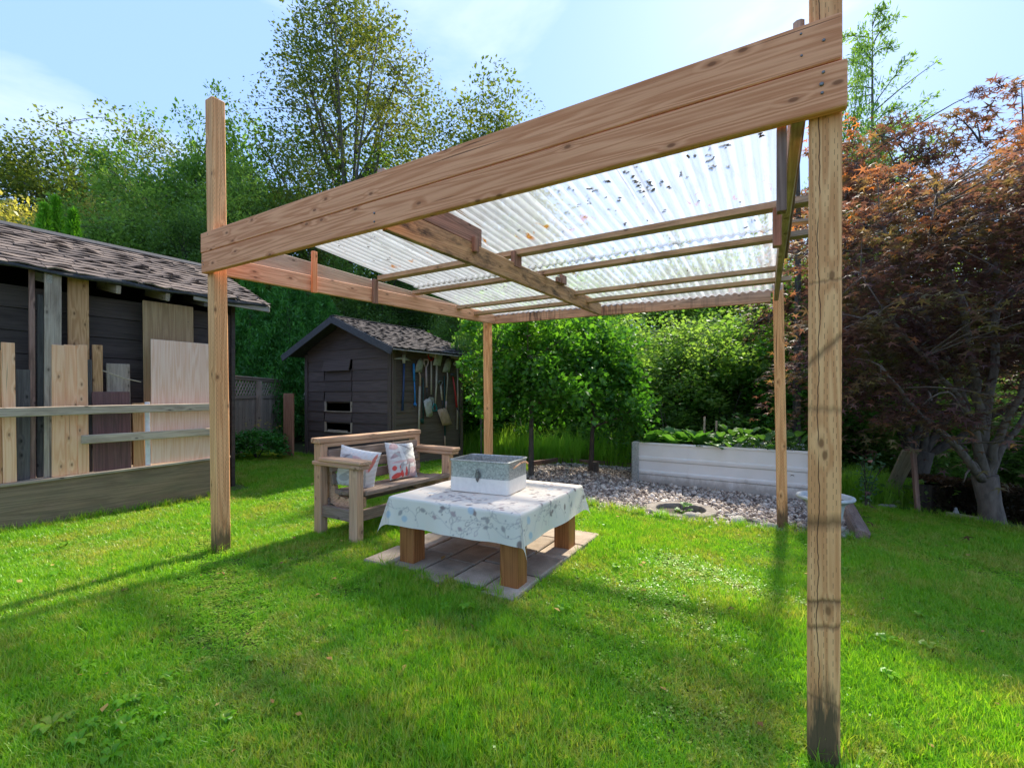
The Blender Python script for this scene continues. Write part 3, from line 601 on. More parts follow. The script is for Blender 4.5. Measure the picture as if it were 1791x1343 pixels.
# ------------------------------------------------------------------ pavers under the table
s = N('concrete_paver'); o = s.obj(); r_ = s.rnd()
col = s.ramp(s.noise(s.pos(), 6, 6, .65), (.3, (.30, .235, .17)), (.7, (.54, .44, .33)))
col = s.mix(.5, col, s.ramp(s.noise(o, 160, 3, .7), (.3, (.25,)*3), (.72, (.72,)*3)), 'OVERLAY')
hs = s.n('ShaderNodeHueSaturation'); s.put(hs.inputs['Color'], col); s.put(hs.inputs['Value'], s.math('ADD', .68, s.math('MULTIPLY', r_, .55)))
M['paver'] = s.done(s.bsdf(hs.outputs[0], .95, 0, s.bump(s.noise(o, 200, 3, .7), .5, .003), .2))
pv = thing('paver_patio', 'small square patio of concrete paving slabs under the low table', 'patio', (0, 3.7, 0))
T0 = Vector((.03, 2.80, 0)); pa = R(30); ta = Vector((math.sin(pa), math.cos(pa), 0)); tb = Vector((-math.cos(pa), math.sin(pa), 0))
for c in range(5):
    u0 = 0; ws = .256; row = 0; L_ = (.40, .40, .40, .3)
    st = (-.05, .02, -.08, .0, -.03)[c]; t = st
    for row in range(4):
        ln = .38; 
        p = T0+ta*(t+ln/2)+tb*(c*ws+ws/2)
        bz_ = g1(p.x, p.y)+.026+random.uniform(-.004, .004)
        V, Fc = sweep_box(ln-.016, ws-.016, .05, .008)
        Mx = frame((0, 0, 0), ta, tb) @ Matrix.Rotation(random.uniform(-.02, .02), 4, 'Z') @ Matrix.Rotation(random.uniform(-.008, .008), 4, 'X')
        Mx.translation = p-ta*(ln-.01)/2+UP*(bz_-.02)
        mk('paver', V, Fc, M['paver'], pv, Mx); t += ln
# ------------------------------------------------------------------ table
TN = Vector((.035, 2.90, 0)); a_ = R(29); UA = Vector((math.sin(a_), math.cos(a_), 0)); UB = Vector((-math.cos(a_), math.sin(a_), 0))
tab = thing('low_table', 'low square outdoor table with four chunky brown wooden legs', 'table', TN+(UA+UB)*.48)
for (i, j) in ((0, 0), (0, 1), (1, 0), (1, 1)):
    c = TN+UA*(.065+i*.845)+UB*(.065+j*.835)
    board('leg', c+UP*.02, c+UP*.455, .13, .13, UA, M['tleg'], tab, b=.006)
board('tabletop', TN+UA*.485-UB*.02+UP*.475, TN+UA*.485+UB*1.0+UP*.475, 1.0, .035, UA, M['tleg'], tab)
# tablecloth with printed vines
TC = TN+UA*.485+UB*.49; ha, hb = .515, .525; dr = .205
st = .0062; na_, nb_ = int(2*(ha+dr)/st)+1, int(2*(hb+dr)/st)+1
ga = np.linspace(-(ha+dr), ha+dr, na_); gb = np.linspace(-(hb+dr), hb+dr, nb_)
Ga, Gb = np.meshgrid(ga, gb, indexing='ij')
img = np.ones((na_, nb_, 3))*np.array((.92, .83, .70))
def disc(a, b, r, c, al=1.0):
    i0, i1 = int((a-r+ha+dr)/st)-1, int((a+r+ha+dr)/st)+3; j0, j1 = int((b-r+hb+dr)/st)-1, int((b+r+hb+dr)/st)+3
    i0, j0 = max(i0, 0), max(j0, 0)
    if i1 <= i0 or j1 <= j0 or i0 >= na_ or j0 >= nb_: return
    d = np.hypot(Ga[i0:i1, j0:j1]-a, Gb[i0:i1, j0:j1]-b); m_ = np.clip((r-d)/st+.5, 0, 1)[..., None]*al
    img[i0:i1, j0:j1] = img[i0:i1, j0:j1]*(1-m_)+np.array(c)*m_
def stroke(P, r, c, al=.8):
    for (a0, b0), (a1, b1) in zip(P[:-1], P[1:]):
        n_ = max(1, int(math.hypot(a1-a0, b1-b0)/(st*.9)))
        for k in range(n_): disc(a0+(a1-a0)*k/n_, b0+(b1-b0)*k/n_, r, c, al)
def leafprint(a, b, th, L_, w, c, fill=True):
    for k in range(int(L_/st)+1):
        t = k*st/L_; hw = w*math.sin(math.pi*min(1, t)**.8)*1.0
        ca, cb = a+math.cos(th)*t*L_, b+math.sin(th)*t*L_
        if fill:
            m_ = int(hw/(st*.8))
            for q in range(-m_, m_+1): disc(ca-math.sin(th)*q*st*.8, cb+math.cos(th)*q*st*.8, st*.8, c, .75)
        else:
            for sg in (-1, 1): disc(ca-math.sin(th)*sg*hw, cb+math.cos(th)*sg*hw, st*.42, c, .75)
CG, CB_, CP_, CBL = (.44, .38, .35), (.30, .22, .20), (.52, .38, .37), (.56, .64, .68)
rr_ = random.Random(5)
def vine(P0, th, n_, curl):
    a, b = P0; P = [(a, b)]
    for k in range(n_):
        th += curl*math.sin(k*.23+P0[0]*9)*.5; a += math.cos(th)*.016; b += math.sin(th)*.016; P.append((a, b))
        if k % 7 == 3:
            sg = 1 if (k//7) % 2 else -1; lt = th+sg*rr_.uniform(.6, 1.3); sa, sb = a+math.cos(lt)*.035, b+math.sin(lt)*.035
            stroke([(a, b), (sa, sb)], st*.34, CG); c = rr_.choice((CG, CB_, CB_, CP_, CG)); L_ = rr_.uniform(.032, .05)
            leafprint(sa, sb, lt+rr_.uniform(-.3, .3), L_, L_*.3, c, rr_.random() < .6)
        if k % 16 == 9:
            for q in range(14): disc(a+math.cos(th+q*.45)*(.028-q*.0016), b+math.sin(th+q*.45)*(.028-q*.0016), st*.34, CG)
        if k % 9 == 5: disc(a+rr_.uniform(-.05, .05), b+rr_.uniform(-.05, .05), .0055, rr_.choice((CG, CB_)))
    stroke(P, st*.36, CG, .75)
for k in range(13): vine((-.72+.12*k, -.70+rr_.uniform(-.05, .05)), rr_.uniform(1.1, 2.0), 60, .3)
for k in range(5): vine((-.70, -.6+.29*k), rr_.uniform(-.3, .3), 80, .35)
for _ in range(10): leafprint(rr_.uniform(-.7, .7), rr_.uniform(-.7, .7), rr_.uniform(0, 6.28), .055, .02, CBL)
oa = np.maximum(np.abs(Ga)-ha, 0); ob = np.maximum(np.abs(Gb)-hb, 0); sa_, sb_ = np.sign(Ga), np.sign(Gb)
ca_, cb_ = np.clip(Ga, -ha, ha), np.clip(Gb, -hb, hb)
Xa, Xb, Zc = ca_.copy(), cb_.copy(), np.full_like(Ga, .504)
def rnd_edge(o): return np.where(o < .02, .02*np.sin(np.clip(o/.02, 0, 1)*1.57), .02)*.5, np.where(o < .02, .02*(1-np.cos(np.clip(o/.02, 0, 1)*1.57)), o-.004)
bx, bz = rnd_edge(oa); e1m = (oa > 0) & (ob == 0)
Xa = np.where(e1m, ca_+sa_*(bx+.012*oa/dr*(1+np.sin(Gb*9+2))+.006*np.sin(Gb*23)*oa/dr), Xa); Zc = np.where(e1m, .504-bz, Zc)
bx, bz = rnd_edge(ob); e2m = (ob > 0) & (oa == 0)
Xb = np.where(e2m, cb_+sb_*(bx+.010*ob/dr*(1+np.sin(Ga*8))+.004*np.sin(Ga*15)*ob/dr), Xb); Zc = np.where(e2m, .504-bz, Zc)
cm = (oa > 0) & (ob > 0); r_c = np.hypot(oa, ob); th_c = np.arctan2(ob, oa); f_ = np.sin(2*th_c)
ear = r_c*.30*f_**.9; lay = .007*np.cos(th_c)*f_; asym = np.where(sa_*sb_ > 0, .55, -.2)
Xa = np.where(cm, ca_+sa_*(.010+ear*(.75-asym*.35)+lay), Xa); Xb = np.where(cm, cb_+sb_*(.010+ear*(.66+asym*.35)-lay), Xb)
Zc = np.where(cm, .504-r_c*(1-.10*f_), Zc)
Zc = Zc+(.0015*np.sin(Ga*23+Gb*11)+.003*np.exp(-(Ga/.006)**2)-.002*np.exp(-((Ga-.26)/.006)**2)+.003*np.exp(-((Gb+.02)/.006)**2)+.002*np.exp(-((Gb-.30)/.006)**2))*(oa+ob == 0)
Pw = np.array([TC.x, TC.y, 0])+Xa[..., None]*np.array(UA)+Xb[..., None]*np.array(UB)+Zc[..., None]*np.array((0, 0, 1.))
Pw = Pw.reshape(-1, 3); base = Pw.mean(0); ii = np.arange(na_*nb_).reshape(na_, nb_)
Fcl = np.stack([ii[:-1, :-1], ii[:-1, 1:], ii[1:, 1:], ii[1:, :-1]], -1).reshape(-1, 4)[:, ::-1]
s = N('printed_cloth'); col = s.attr('print', 'Color')
wv = s.noise(s.obj(), 500, 2, .5); wr = s.noise(s.obj(), 6, 3, .5)
pb_ = s.bsdf(col, .55, 0, s.bump(s.math('ADD', s.math('MULTIPLY', wv, .15), s.math('MULTIPLY', wr, .8)), .25, .008), .35)
tt = s.n('ShaderNodeBsdfTranslucent'); s.put(tt.inputs[0], col); mm = s.n('ShaderNodeMixShader'); mm.inputs[0].default_value = .18; s.l(pb_, mm.inputs[1]); s.l(tt.outputs[0], mm.inputs[2])
M['cloth'] = s.done(mm.outputs[0])
cols4 = np.concatenate([img.reshape(-1, 3), np.ones((na_*nb_, 1))], 1)
me = npmesh('tablecloth', Pw-base, Fcl, M['cloth'], None, True, cols4)
tag(inst('tablecloth', me, None, Matrix.Translation(Vector(base))), 'white tablecloth printed with grey vines and leaves on the low table', 'tablecloth')
# galvanised box on the table
BN = Vector((-.027, 3.335, 0)); ab = R(24.5); BA = Vector((math.sin(ab), math.cos(ab), 0)); BB = Vector((-math.cos(ab), math.sin(ab), 0)); bl, bw, bh = .49, .355, .238; tz = .508
bx_ = thing('storage_tin', 'rectangular open tin, galvanised above and white below, on the tablecloth', 'metal box', BN+(BA*bw+BB*bl)*.5+UP*tz)
s = N('galvanised_spangle'); o = s.obj(); v1 = s.voro(o, 95, 1, 'Color'); sv = s.n('ShaderNodeSeparateXYZ'); s.l(v1, sv.inputs[0])
col = s.ramp(s.math('ADD', s.math('MULTIPLY', sv.outputs[0], .6), s.math('MULTIPLY', s.noise(o, 9, 4, .6), .4)), (.2, (.30, .31, .29)), (.8, (.52, .53, .49)))
M['galv'] = s.done(s.bsdf(col, .42, .55, None, .5))
M['tinwhite'] = simple('chalky_white_paint', (.86, .80, .69), (.76, .70, .60), .55, scl=30)
def rrect(ins, z, r=.028, n_=5):
    P = []
    for cx_, cy_, a0 in ((bl-ins-r, bw-ins-r, 0), (ins+r, bw-ins-r, 90), (ins+r, ins+r, 180), (bl-ins-r, ins+r, 270)):
        for k in range(n_): th = R(a0+90*k/(n_-1)); P.append(BN+BB*(cx_+r*math.cos(th))+BA*(cy_+r*math.sin(th))+UP*z)
    return P
def shell(levels, name, mat, par, closed_bottom=False):
    V = []; Fc = []
    for ins, z in levels: V += rrect(ins, z)
    n_ = 20
    for i in range(len(levels)-1):
        for k in range(n_): Fc.append((i*n_+k, i*n_+(k+1) % n_, (i+1)*n_+(k+1) % n_, (i+1)*n_+k))
    if closed_bottom: Fc.append(tuple(range(n_)))
    W0 = par.location; return mk(name, [v-W0 for v in V], Fc, mat, par, Matrix.Translation(W0), False)
shell([(.004, tz+.0), (0, tz+.006), (0, tz+.108)], 'painted_lower_band', M['tinwhite'], bx_, True)
shell([(.0015, tz+.108), (.0015, tz+bh-.014), (-.004, tz+bh-.012), (-.006, tz+bh-.004), (-.002, tz+bh), (.006, tz+bh), (.008, tz+bh-.006)], 'galvanised_upper_band', M['galv'], bx_)
shell([(.008, tz+bh-.006), (.006, tz+.02), (.03, tz+.012)], 'inner_wall', M['galv'], bx_, False)
Vb = rrect(.029, tz+.012); mk('floor_plate', [v-bx_.location for v in Vb], [tuple(range(20))], M['galv'], bx_, Matrix.Translation(bx_.location))
# latch on the near-left face (normal -BA)
lp = BN+BB*.245-BA*.002+UP*(tz+.130)
lat = mk('latch', *join(box_vf(-.020, .020, -.004, .0, -.016, .020), box_vf(-.011, .011, -.010, .0, -.026, .030), tube([(0, -.006, -.046), (0, -.009, -.03), (0, -.011, -.01)], [.004, .011, .012], 8), tube([(-.008, -.008, .024), (-.008, -.012, .046), (.008, -.012, .046), (.008, -.008, .024)], .0032, 6)), M['steel'], bx_, frame(lp, BB*-1, z=UP))
for sgn, nm in ((0, 'rope_handle'), (1, 'rope_handle')):
    e = BN+BB*(0 if sgn == 0 else bl)+BA*.02+UP*(tz+.20); dn = BB*(-1 if sgn == 0 else 1)
    pts = [e+BA*(.05+.26*k/8)+dn*(.012+.022*math.sin(math.pi*k/8))+UP*(-.01+.030*math.sin(math.pi*k/8)) for k in range(9)]
    mk(nm, *tube([p-bx_.location for p in pts], .0065, 7), M['steel'] if sgn else M['pale'], bx_, Matrix.Translation(bx_.location), True)

# ------------------------------------------------------------------ bench
B0 = Vector((-1.294, 3.894, 0)); ba = R(32.5); BU = Vector((math.sin(ba), math.cos(ba), 0)); BV = Vector((-math.cos(ba), math.sin(ba), 0)); LB_ = 1.16
ben = thing('garden_bench', 'weathered wooden garden bench with slatted back beside the low table', 'bench', B0+BU*LB_/2+BV*.25)
for e in (0, LB_):
    c = B0+BU*e
    board('leg', c+BV*.0-UP*.02, c+UP*.615, .10, .075, BV, M['bench'], ben, b=.006)
    board('leg', c+BV*.47-UP*.02, c+BV*.47+UP*.80, .095, .075, BV, M['bench'], ben, b=.006)
    board('arm_board', c-BV*.105+UP*.632, c+BV*.52+UP*.632, .12, .035, BU, M['bench'], ben, b=.008)
    board('armrest', c-BV*.125+UP*.668, c+BV*.43+UP*.668, .13, .036, BU, M['bench'], ben, b=.010)
    board('side_brace', c+BV*.03+UP*.215+BU*(.05 if e else -.05)*0, c+BV*.45+UP*.215, .10, .04, UP, M['slat'], ben, b=.004)
    ins = BU*(-.085 if e else .085)       # curved seat support
    prof = [(0, .36), (.10, .345), (.22, .33), (.31, .345), (.37, .40), (.405, .52), (.425, .70), (.47, .70), (.47, .28), (.30, .235), (.10, .245), (0, .275)]
    V = []
    for s_ in (-.02, .02): V += [c+ins+BV*a+BU*s_+UP*z for a, z in prof]
    n_ = len(prof); Fc = [(k, (k+1) % n_, n_+(k+1) % n_, n_+k) for k in range(n_)]
    # caps as strips
    cap = [(0, 1, 10, 11), (1, 2, 9, 10), (2, 3, 8, 9), (3, 4, 8), (4, 5, 8), (5, 6, 7, 8)]
    Fc += [tuple(reversed(q)) for q in cap]+[tuple(i+n_ for i in q) for q in cap]
    mk('seat_support', [v-ben.location for v in V], Fc, M['bench'], ben, Matrix.Translation(ben.location))
board('top_rail', B0+BV*.47-BU*.06+UP*.825, B0+BV*.47+BU*(LB_+.04)+UP*.825, .125, .045, BV, M['bench'], ben, b=.006)
board('top_rail', B0+BV*.44-BU*.0+UP*.782, B0+BV*.44+BU*(LB_)+UP*.782, .035, .035, BV, M['bench'], ben, b=.004)
for z, a in ((.70, .405), (.59, .385), (.485, .36)):
    board('back_slat', B0+BV*a+BU*.03+UP*z, B0+BV*(a-.0)+BU*(LB_-.04)+UP*z, .088, .036, UP+BV*.16, M['slat'], ben, b=.005, segs=3, wob=.001)
for a, z in ((.0, .405), (.105, .392), (.205, .380), (.30, .378)):
    board('seat_slat', B0+BV*(a-.03 if a == 0 else a)+BU*.045+UP*z, B0+BV*(a-.03 if a == 0 else a)+BU*(LB_-.05)+UP*z, .088, .038, BV+UP*(.10 if a == .3 else -.05), M['slat'], ben, b=.005, segs=3, wob=.001)
board('front_rail', B0+BV*.03+BU*.04+UP*.205, B0+BV*.03+BU*(LB_-.04)+UP*.205, .095, .036, UP, M['slat'], ben, b=.004)
board('back_rail', B0+BV*.44+BU*.04+UP*.265, B0+BV*.44+BU*(LB_-.04)+UP*.265, .09, .036, UP, M['slat'], ben, b=.004)
# cushions
def cushion(name, label, Mx, w, T, seed, shapes, basec):
    n_ = 70; r = random.Random(seed); g_ = np.linspace(-1, 1, n_); A_, B_ = np.meshgrid(g_, g_, indexing='ij')
    pin = 1-.085*((1-A_**2)*np.abs(B_)**6+(1-B_**2)*np.abs(A_)**6)*1.0
    xx = A_*w/2*(1-.07*np.abs(A_)**3*(1-B_**2)); yy = B_*w/2*(1-.07*np.abs(B_)**3*(1-A_**2))
    th = T*np.clip((1-np.abs(A_)**2.6)*(1-np.abs(B_)**2.6), 0, 1)**.55
    th = th*(1+.05*np.sin(A_*5+seed)+.04*np.sin(B_*7+seed*2))+.003
    wr = .0025*np.sin(A_*30+6*np.sin(B_*3))*(np.abs(B_)**3)+.0025*np.sin(B_*28+5*np.sin(A_*3+1))*(np.abs(A_)**3)
    im = np.ones((n_, n_, 3))*np.array(basec)
    for (kind, a, b, ra, rb, ang, col) in shapes:
        ca, sa = math.cos(ang), math.sin(ang); u = ((A_-a)*ca+(B_-b)*sa)/ra; v = (-(A_-a)*sa+(B_-b)*ca)/rb
        v = v+.55*u*u*(1 if kind == 'bend' else 0)
        m_ = np.clip((1-(np.abs(u)**2+np.abs(v)**1.6))*6, 0, 1)[..., None]*.9; im = im*(1-m_)+np.array(col)*m_
    V = np.concatenate([np.stack([xx, yy, th+wr], -1).reshape(-1, 3), np.stack([xx, yy, -th+wr], -1).reshape(-1, 3)])
    ii = np.arange(n_*n_).reshape(n_, n_); q = np.stack([ii[:-1, :-1], ii[1:, :-1], ii[1:, 1:], ii[:-1, 1:]], -1).reshape(-1, 4)
    ring = list(ii[:, 0])+list(ii[-1, 1:])+list(ii[::-1, -1][1:])+list(ii[0, ::-1][1:-1]); k = len(ring)
    side = np.array([(ring[i], ring[(i+1) % k], ring[(i+1) % k]+n_*n_, ring[i]+n_*n_) for i in range(k)])[:, ::-1]
    Fq = np.concatenate([q, q[:, ::-1]+n_*n_, side]); c4 = np.concatenate([im.reshape(-1, 3)]*2); c4 = np.concatenate([c4, np.ones((len(c4), 1))], 1)
    me = npmesh(name, V, Fq, M['cushion'], None, True, c4); o_ = inst(name, me, None, Mx); return tag(o_, label, 'cushion')
s = N('cushion_fabric'); col = s.attr('print', 'Color')
M['cushion'] = s.done(s.bsdf(col, .8, 0, s.bump(s.math('ADD', s.noise(s.obj(), 700, 2, .5), s.math('MULTIPLY', s.noise(s.vmul(s.obj(), (1, 2.2, 1)), 9, 4, .6, .8), 3.0)), .3, .007), .2))
GR, DG, PK, RD_, MV, WH = (.42, .42, .40), (.24, .22, .22), (.62, .40, .37), (.62, .045, .03), (.36, .25, .25), (.72, .72, .68)
sh1 = [('bend', .3, .5, .6, .10, .5, GR), ('bend', -.5, .3, .5, .13, .3, MV), ('', -.1, .1, .7, .12, -.5, GR), ('bend', .2, -.1, .7, .14, .2, MV), ('', -.6, .75, .35, .2, .3, PK), ('', .45, -.7, .42, .34, .5, PK), ('bend', -.2, .35, .14, .65, .2, WH), ('bend', .15, -.5, .10, .45, -.2, DG), ('', -.62, -.82, .36, .16, .2, RD_), ('bend', -.33, -.62, .09, .36, .35, RD_), ('bend', -.02, -.62, .09, .28, .0, RD_), ('', -.78, -.42, .15, .14, .2, RD_), ('', .5, .15, .4, .09, -.3, GR), ('bend', .75, -.3, .09, .5, .3, MV), ('', -.45, -.1, .5, .06, .1, PK), ('bend', .1, .75, .6, .06, -.4, DG), ('', -.3, -.35, .08, .3, -.4, GR)]
c = B0+BV*.235+BU*.74+UP*.575
Mx = frame(c, BU*1.0-UP*.09, UP*.985+BV*.30+BU*.09); cushion('cushion', 'square cushion with red, pink and grey brush print leaning on the right of the bench', Mx, .37, .06, 1, sh1, (.62, .61, .57))
sh2 = [('bend', -.3, .5, .6, .16, -.2, GR), ('', .2, .3, .6, .22, -.6, PK), ('', .75, .45, .10, .5, -.25, (.62, .16, .10)), ('bend', -.2, -.1, .7, .07, .6, GR), ('bend', .1, -.5, .5, .13, .8, MV), ('', -.5, -.5, .3, .2, .3, GR), ('bend', -.6, .55, .25, .05, .7, DG), ('bend', -.5, .35, .3, .04, -.5, DG), ('bend', .5, -.3, .06, .5, .1, GR)]
c = B0+BV*.21+BU*.185+UP*.575
Mx = frame(c, BV*-.80+BU*.55-UP*.20, UP*.95+BV*.12+BU*-.10); cushion('cushion', 'white and pink cushion propped against the left armrest of the bench', Mx, .36, .055, 4, sh2, (.70, .68, .63))
# ------------------------------------------------------------------ wood shed on the left
K0 = Vector((-4.475, 4.1, 0)); TD, VD = E1, E2                       # front plane of the rack: K0 + t*TD ; VD points into the shed
WO = .36                                                            # wall set back from the rack face
sh = thing('wood_shed', 'dark weathered shed with curling asphalt shingle roof and lumber rack at left', 'shed', K0+TD*.5+VD*1.2)
TL, TR = -2.3, 2.14
def K(t, v, z): return K0+TD*t+VD*v+UP*z
# wall boards
zz = -.1; i = 0
while zz < 2.26:
    board('wall_board', K(TL, WO+.012, zz+.107), K(TR-.02, WO+.012, zz+.107), .210, .022, UP, M['dark1'], sh, b=.004); zz += .215; i += 1
mk('corner_trim', *box_vf(-.02, .025, -.03, .03, -.1, 2.5), M['dark1'], sh, frame(K(TR, WO, 0), TD, z=UP))
def panel(name, pts, th, nrm, mat, par):
    n_ = len(pts); V = [Vector(p) for p in pts]+[Vector(p)+Vector(nrm)*th for p in pts]; L0 = par.location
    x = (V[1]-V[0]); Mx = frame(V[0], x, z=nrm) if abs(x.normalized().dot(Vector(nrm).normalized())) < .99 else Matrix.Translation(V[0]); Mi = Mx.inverted()
    Fc = [tuple(reversed(range(n_))), tuple(range(n_, 2*n_))]+[(k, (k+1) % n_, n_+(k+1) % n_, n_+k) for k in range(n_)]
    return mk(name, [Mi @ v for v in V], Fc, mat, par, Mx)
ez, rg, D = 2.40, .66, 1.40                                         # eave height, rise, run
panel('end_wall', [K(TR, WO, -.1), K(TR, 2.45, -.1), K(TR, 2.45, ez+.05), K(TR, D, ez+rg-.08), K(TR, WO, ez+.05)], -.02, TD, M['dark1'], sh)
panel('end_wall', [K(TL, WO, -.1), K(TL, 2.45, -.1), K(TL, 2.45, ez+.05), K(TL, D, ez+rg-.08), K(TL, WO, ez+.05)], .02, TD, M['dark1'], sh)
panel('back_wall', [K(TL, 2.45, -.1), K(TR, 2.45, -.1), K(TR, 2.45, ez+.05), K(TL, 2.45, ez+.05)], .02, VD, M['dark1'], sh)
# roof deck
RE, RT = .04, 2.46
def RP(t, v, off=0): return K(t, RE+v*(D-RE), ez+rg*v)+UP*off
sl = (RP(0, 1)-RP(0, 0)).normalized(); rn_ = TD.cross(sl); rn_ = rn_ if rn_.z > 0 else -rn_
panel('roof_deck', [RP(TL-.1, 0), RP(RT, 0), RP(RT, 1), RP(TL-.1, 1)], -.02, rn_, M['darkg'], sh)
panel('roof_deck', [RP(TL-.1, 1), RP(RT, 1), K(RT, 2*D-RE, ez), K(TL-.1, 2*D-RE, ez)], -.02, UP, M['felt'], sh)
def shingles(par, P0, tdir, up, nrm, Lt, Lu, rows, wmean, mat, curl=.02, thick=.011, seed=1, name='shingle', cut=None):
    r = random.Random(seed); e = Lu/rows; cnt = 0
    if tdir.cross(up).dot(nrm) < 0: P0 = P0+tdir*Lt; tdir = -tdir
    for k in range(rows):
        t = -r.uniform(0, wmean)
        while t < Lt:
            w = wmean*r.uniform(.75, 1.3); a, b = max(t, 0), min(t+w-.006, Lt); t += w
            if b-a < .04: continue
            c_ = curl*r.uniform(.1, 1.0); h = e*1.45; ns = 4; V = []; Fc = []; sk = r.uniform(-.02, .02)
            ph = r.uniform(0, 6.28)
            for i in range(ns+1):
                x = (b-a)*i/ns; wv = c_*(.45+.55*math.sin(ph+i*1.5))*1.0; dy = r.uniform(-.010, .006)+sk*(i/ns-.5)
                V += [(x, dy, .008+wv*.9+thick*1.0), (x, dy+.003, .004+wv*.9), (x, e*.45, .008+wv*.25+thick), (x, h, thick*.5), ]
            for i in range(ns):
                p, q = i*4, (i+1)*4
                Fc += [(p, q, q+2, p+2), (p+2, q+2, q+3, p+3), (p+1, q+1, q, p)]
            Fc += [(0, 2, 1), (ns*4+1, ns*4+2, ns*4)]
            o_ = mk(name, V, Fc, mat, par, frame(P0+tdir*a+up*(k*e-.015), tdir, up)); cnt += 1
    return cnt
n_ = shingles(sh, RP(-1.3, 0), TD, sl, rn_, RT+1.3, (RP(0, 1)-RP(0, 0)).length, 14, .26, M['shingle'], .028, .012, 3)
panel('roof_felt', [RP(TL-.1, 0, .004), RP(-1.3, 0, .004), RP(-1.3, 1, .004), RP(TL-.1, 1, .004)], .012, rn_, M['felt'], sh)
board('ridge_cap', RP(TL-.1, 1.0, .028), RP(RT, 1.0, .028), .16, .018, sl, M['felt'], sh)
board('fascia_board', K(1.55, RE+.01, ez-.035), K(RT, RE+.01, ez-.045), .075, .02, UP, M['fasciaw'], sh)
board('rake_board', RP(RT-.012, 0, -.05), RP(RT-.012, 1, -.05), .09, .022, UP, M['fasciaw'], sh)
# rolled felt hanging over the eave
r0 = [RP(-1.6+4.0*k/26, 0, .0)-VD*.006+UP*(-.018+.010*math.sin(k*1.3)+(-.012 if k in (3, 4) else 0)) for k in range(27)]
mk('eave_felt', *tube([p-sh.location for p in r0], [.022+.008*math.sin(k*.9) for k in range(27)], 7), M['felt'], sh, Matrix.Translation(sh.location), True)
for x_ in (86, 207, 293):
    t_, z_ = hit(x_, 480, K(0, RE+.03, 0), TD)
    board('rafter_tail', K(t_, RE+.02, ez-.085), K(t_, WO+.25, ez+.03), .085, .042, UP, M['fasciaw' if x_ == 86 else 'greyw'], sh, b=.004)
t_, z_ = hit(336, 480, K(0, RE+.03, 0), TD); board('rafter_tail', K(t_+.15, RE+.02, ez-.085), K(t_+.15, WO+.25, ez+.03), .085, .042, UP, M['darkg'], sh)
# rack: skirt panel, ledge, rails
t1 = hit(402, 800, K0, TD)[0]
rk = thing('lumber_rack', 'low plywood-fronted lumber rack with two grey rails along the dark shed', 'rack', K(0.5, .12, 0))
zs0 = .475
sk0, sk1 = hit(0, 849.6, K0, TD), hit(365, 803, K0, TD)
zl = lambda t: sk0[1]+(sk1[1]-sk0[1])*(t-sk0[0])/(sk1[0]-sk0[0])
panel('skirt_panel', [K(TL, 0, -.2), K(t1, 0, -.2), K(t1, 0, zl(t1)-.015), K(TL, 0, zl(TL)-.015)], .018, VD, M['skirt'], rk)
panel('rack_end', [K(t1-.02, .02, -.2), K(t1-.02, WO-.01, -.2), K(t1-.02, WO-.01, zl(t1)-.02), K(t1-.02, .02, zl(t1)-.02)], .018, TD, M['skirt'], rk)
board('ledge_board', K(TL, .10, zl(TL)), K(t1, .10, zl(t1)), .24, .026, VD, M['greyw'], rk)
def rail(x0, ya, x1, yb, h):
    P = K(0, -.055, 0); a, za = hit(x0, ya, P, TD); b, zb = hit(x1, yb, P, TD); board('rail', P+TD*a+UP*za, P+TD*b+UP*zb, h, .036, UP, M['rail'], rk, b=.006, segs=4, wob=.002)
rail(-120, 724.5, 398, 710.5, .085); rail(142, 769, 398, 753, .085)
board('rail_post', K(t1-.06, -.02, -.1), K(t1-.06, -.02, 1.15), .07, .035, TD, M['greyw'], rk)
# lumber leaning on the wall (photo columns -> positions on the rack plane)
LUM = [(-8, 5, 612, 842, 'tan', .05, 'sliver of tan board at the far left end of the lumber rack'),
 (5, 30, 599, 841, 'pale', .03, 'pale fresh board at the left end of the rack in front of dark siding'),
 (26, 53, 646, 837, 'darkg', .10, 'short dark grey plank with broken top at the left of the rack'),
 (51, 63, 463, 834, 'redold', .12, 'narrow tall reddish post leaning up to the shed eave'),
 (64, 76, 515, 833, 'darkg', .15, 'tall dark brown narrow plank beside the reddish post'),
 (76, 107, 474, 832, 'greyw', .06, 'wide tall grey weathered plank reaching the shed eave'),
 (120, 158, 476, 828, 'tan', .17, 'tall orange-tan plank with knots reaching up to the shed eave'),
 (90, 114, 603, 829, 'pale', .03, 'first of three pale boards standing before the tall tan plank'),
 (112, 136, 603, 827, 'pale', .04, 'middle pale board with a large knot before the tall tan plank'),
 (136, 156, 603, 823, 'pale', .03, 'third pale board, right of the knotty one, before the tall tan plank'),
 (149, 163, 629, 823, 'darkg', .09, 'thin dark weathered batten right of the pale boards'),
 (162, 181, 603, 815, 'tan', .13, 'short pale tan board standing behind the maroon panel'),
 (188, 230, 636, 808, 'greyw', .16, 'grey-brown board end showing above the maroon panel'),
 (163, 230, 685, 820, 'maroon', .03, 'maroon brown square-cornered panel behind the lower rail'),
 (252, 341, 531, 800, 'plybrown', .17, 'brown plywood sheet with a row of screws leaning on the dark wall'),
 (233, 254, 705, 813, 'tan', .06, 'short orange offcut left of the white strip on the rack'),
 (254, 263.5, 703, 811, 'white', .03, 'thin white painted strip left of the light plywood'),
 (264.5, 388, 598, 809, 'plylight', .02, 'large light pinkish plywood sheet behind the rails at right of rack')]
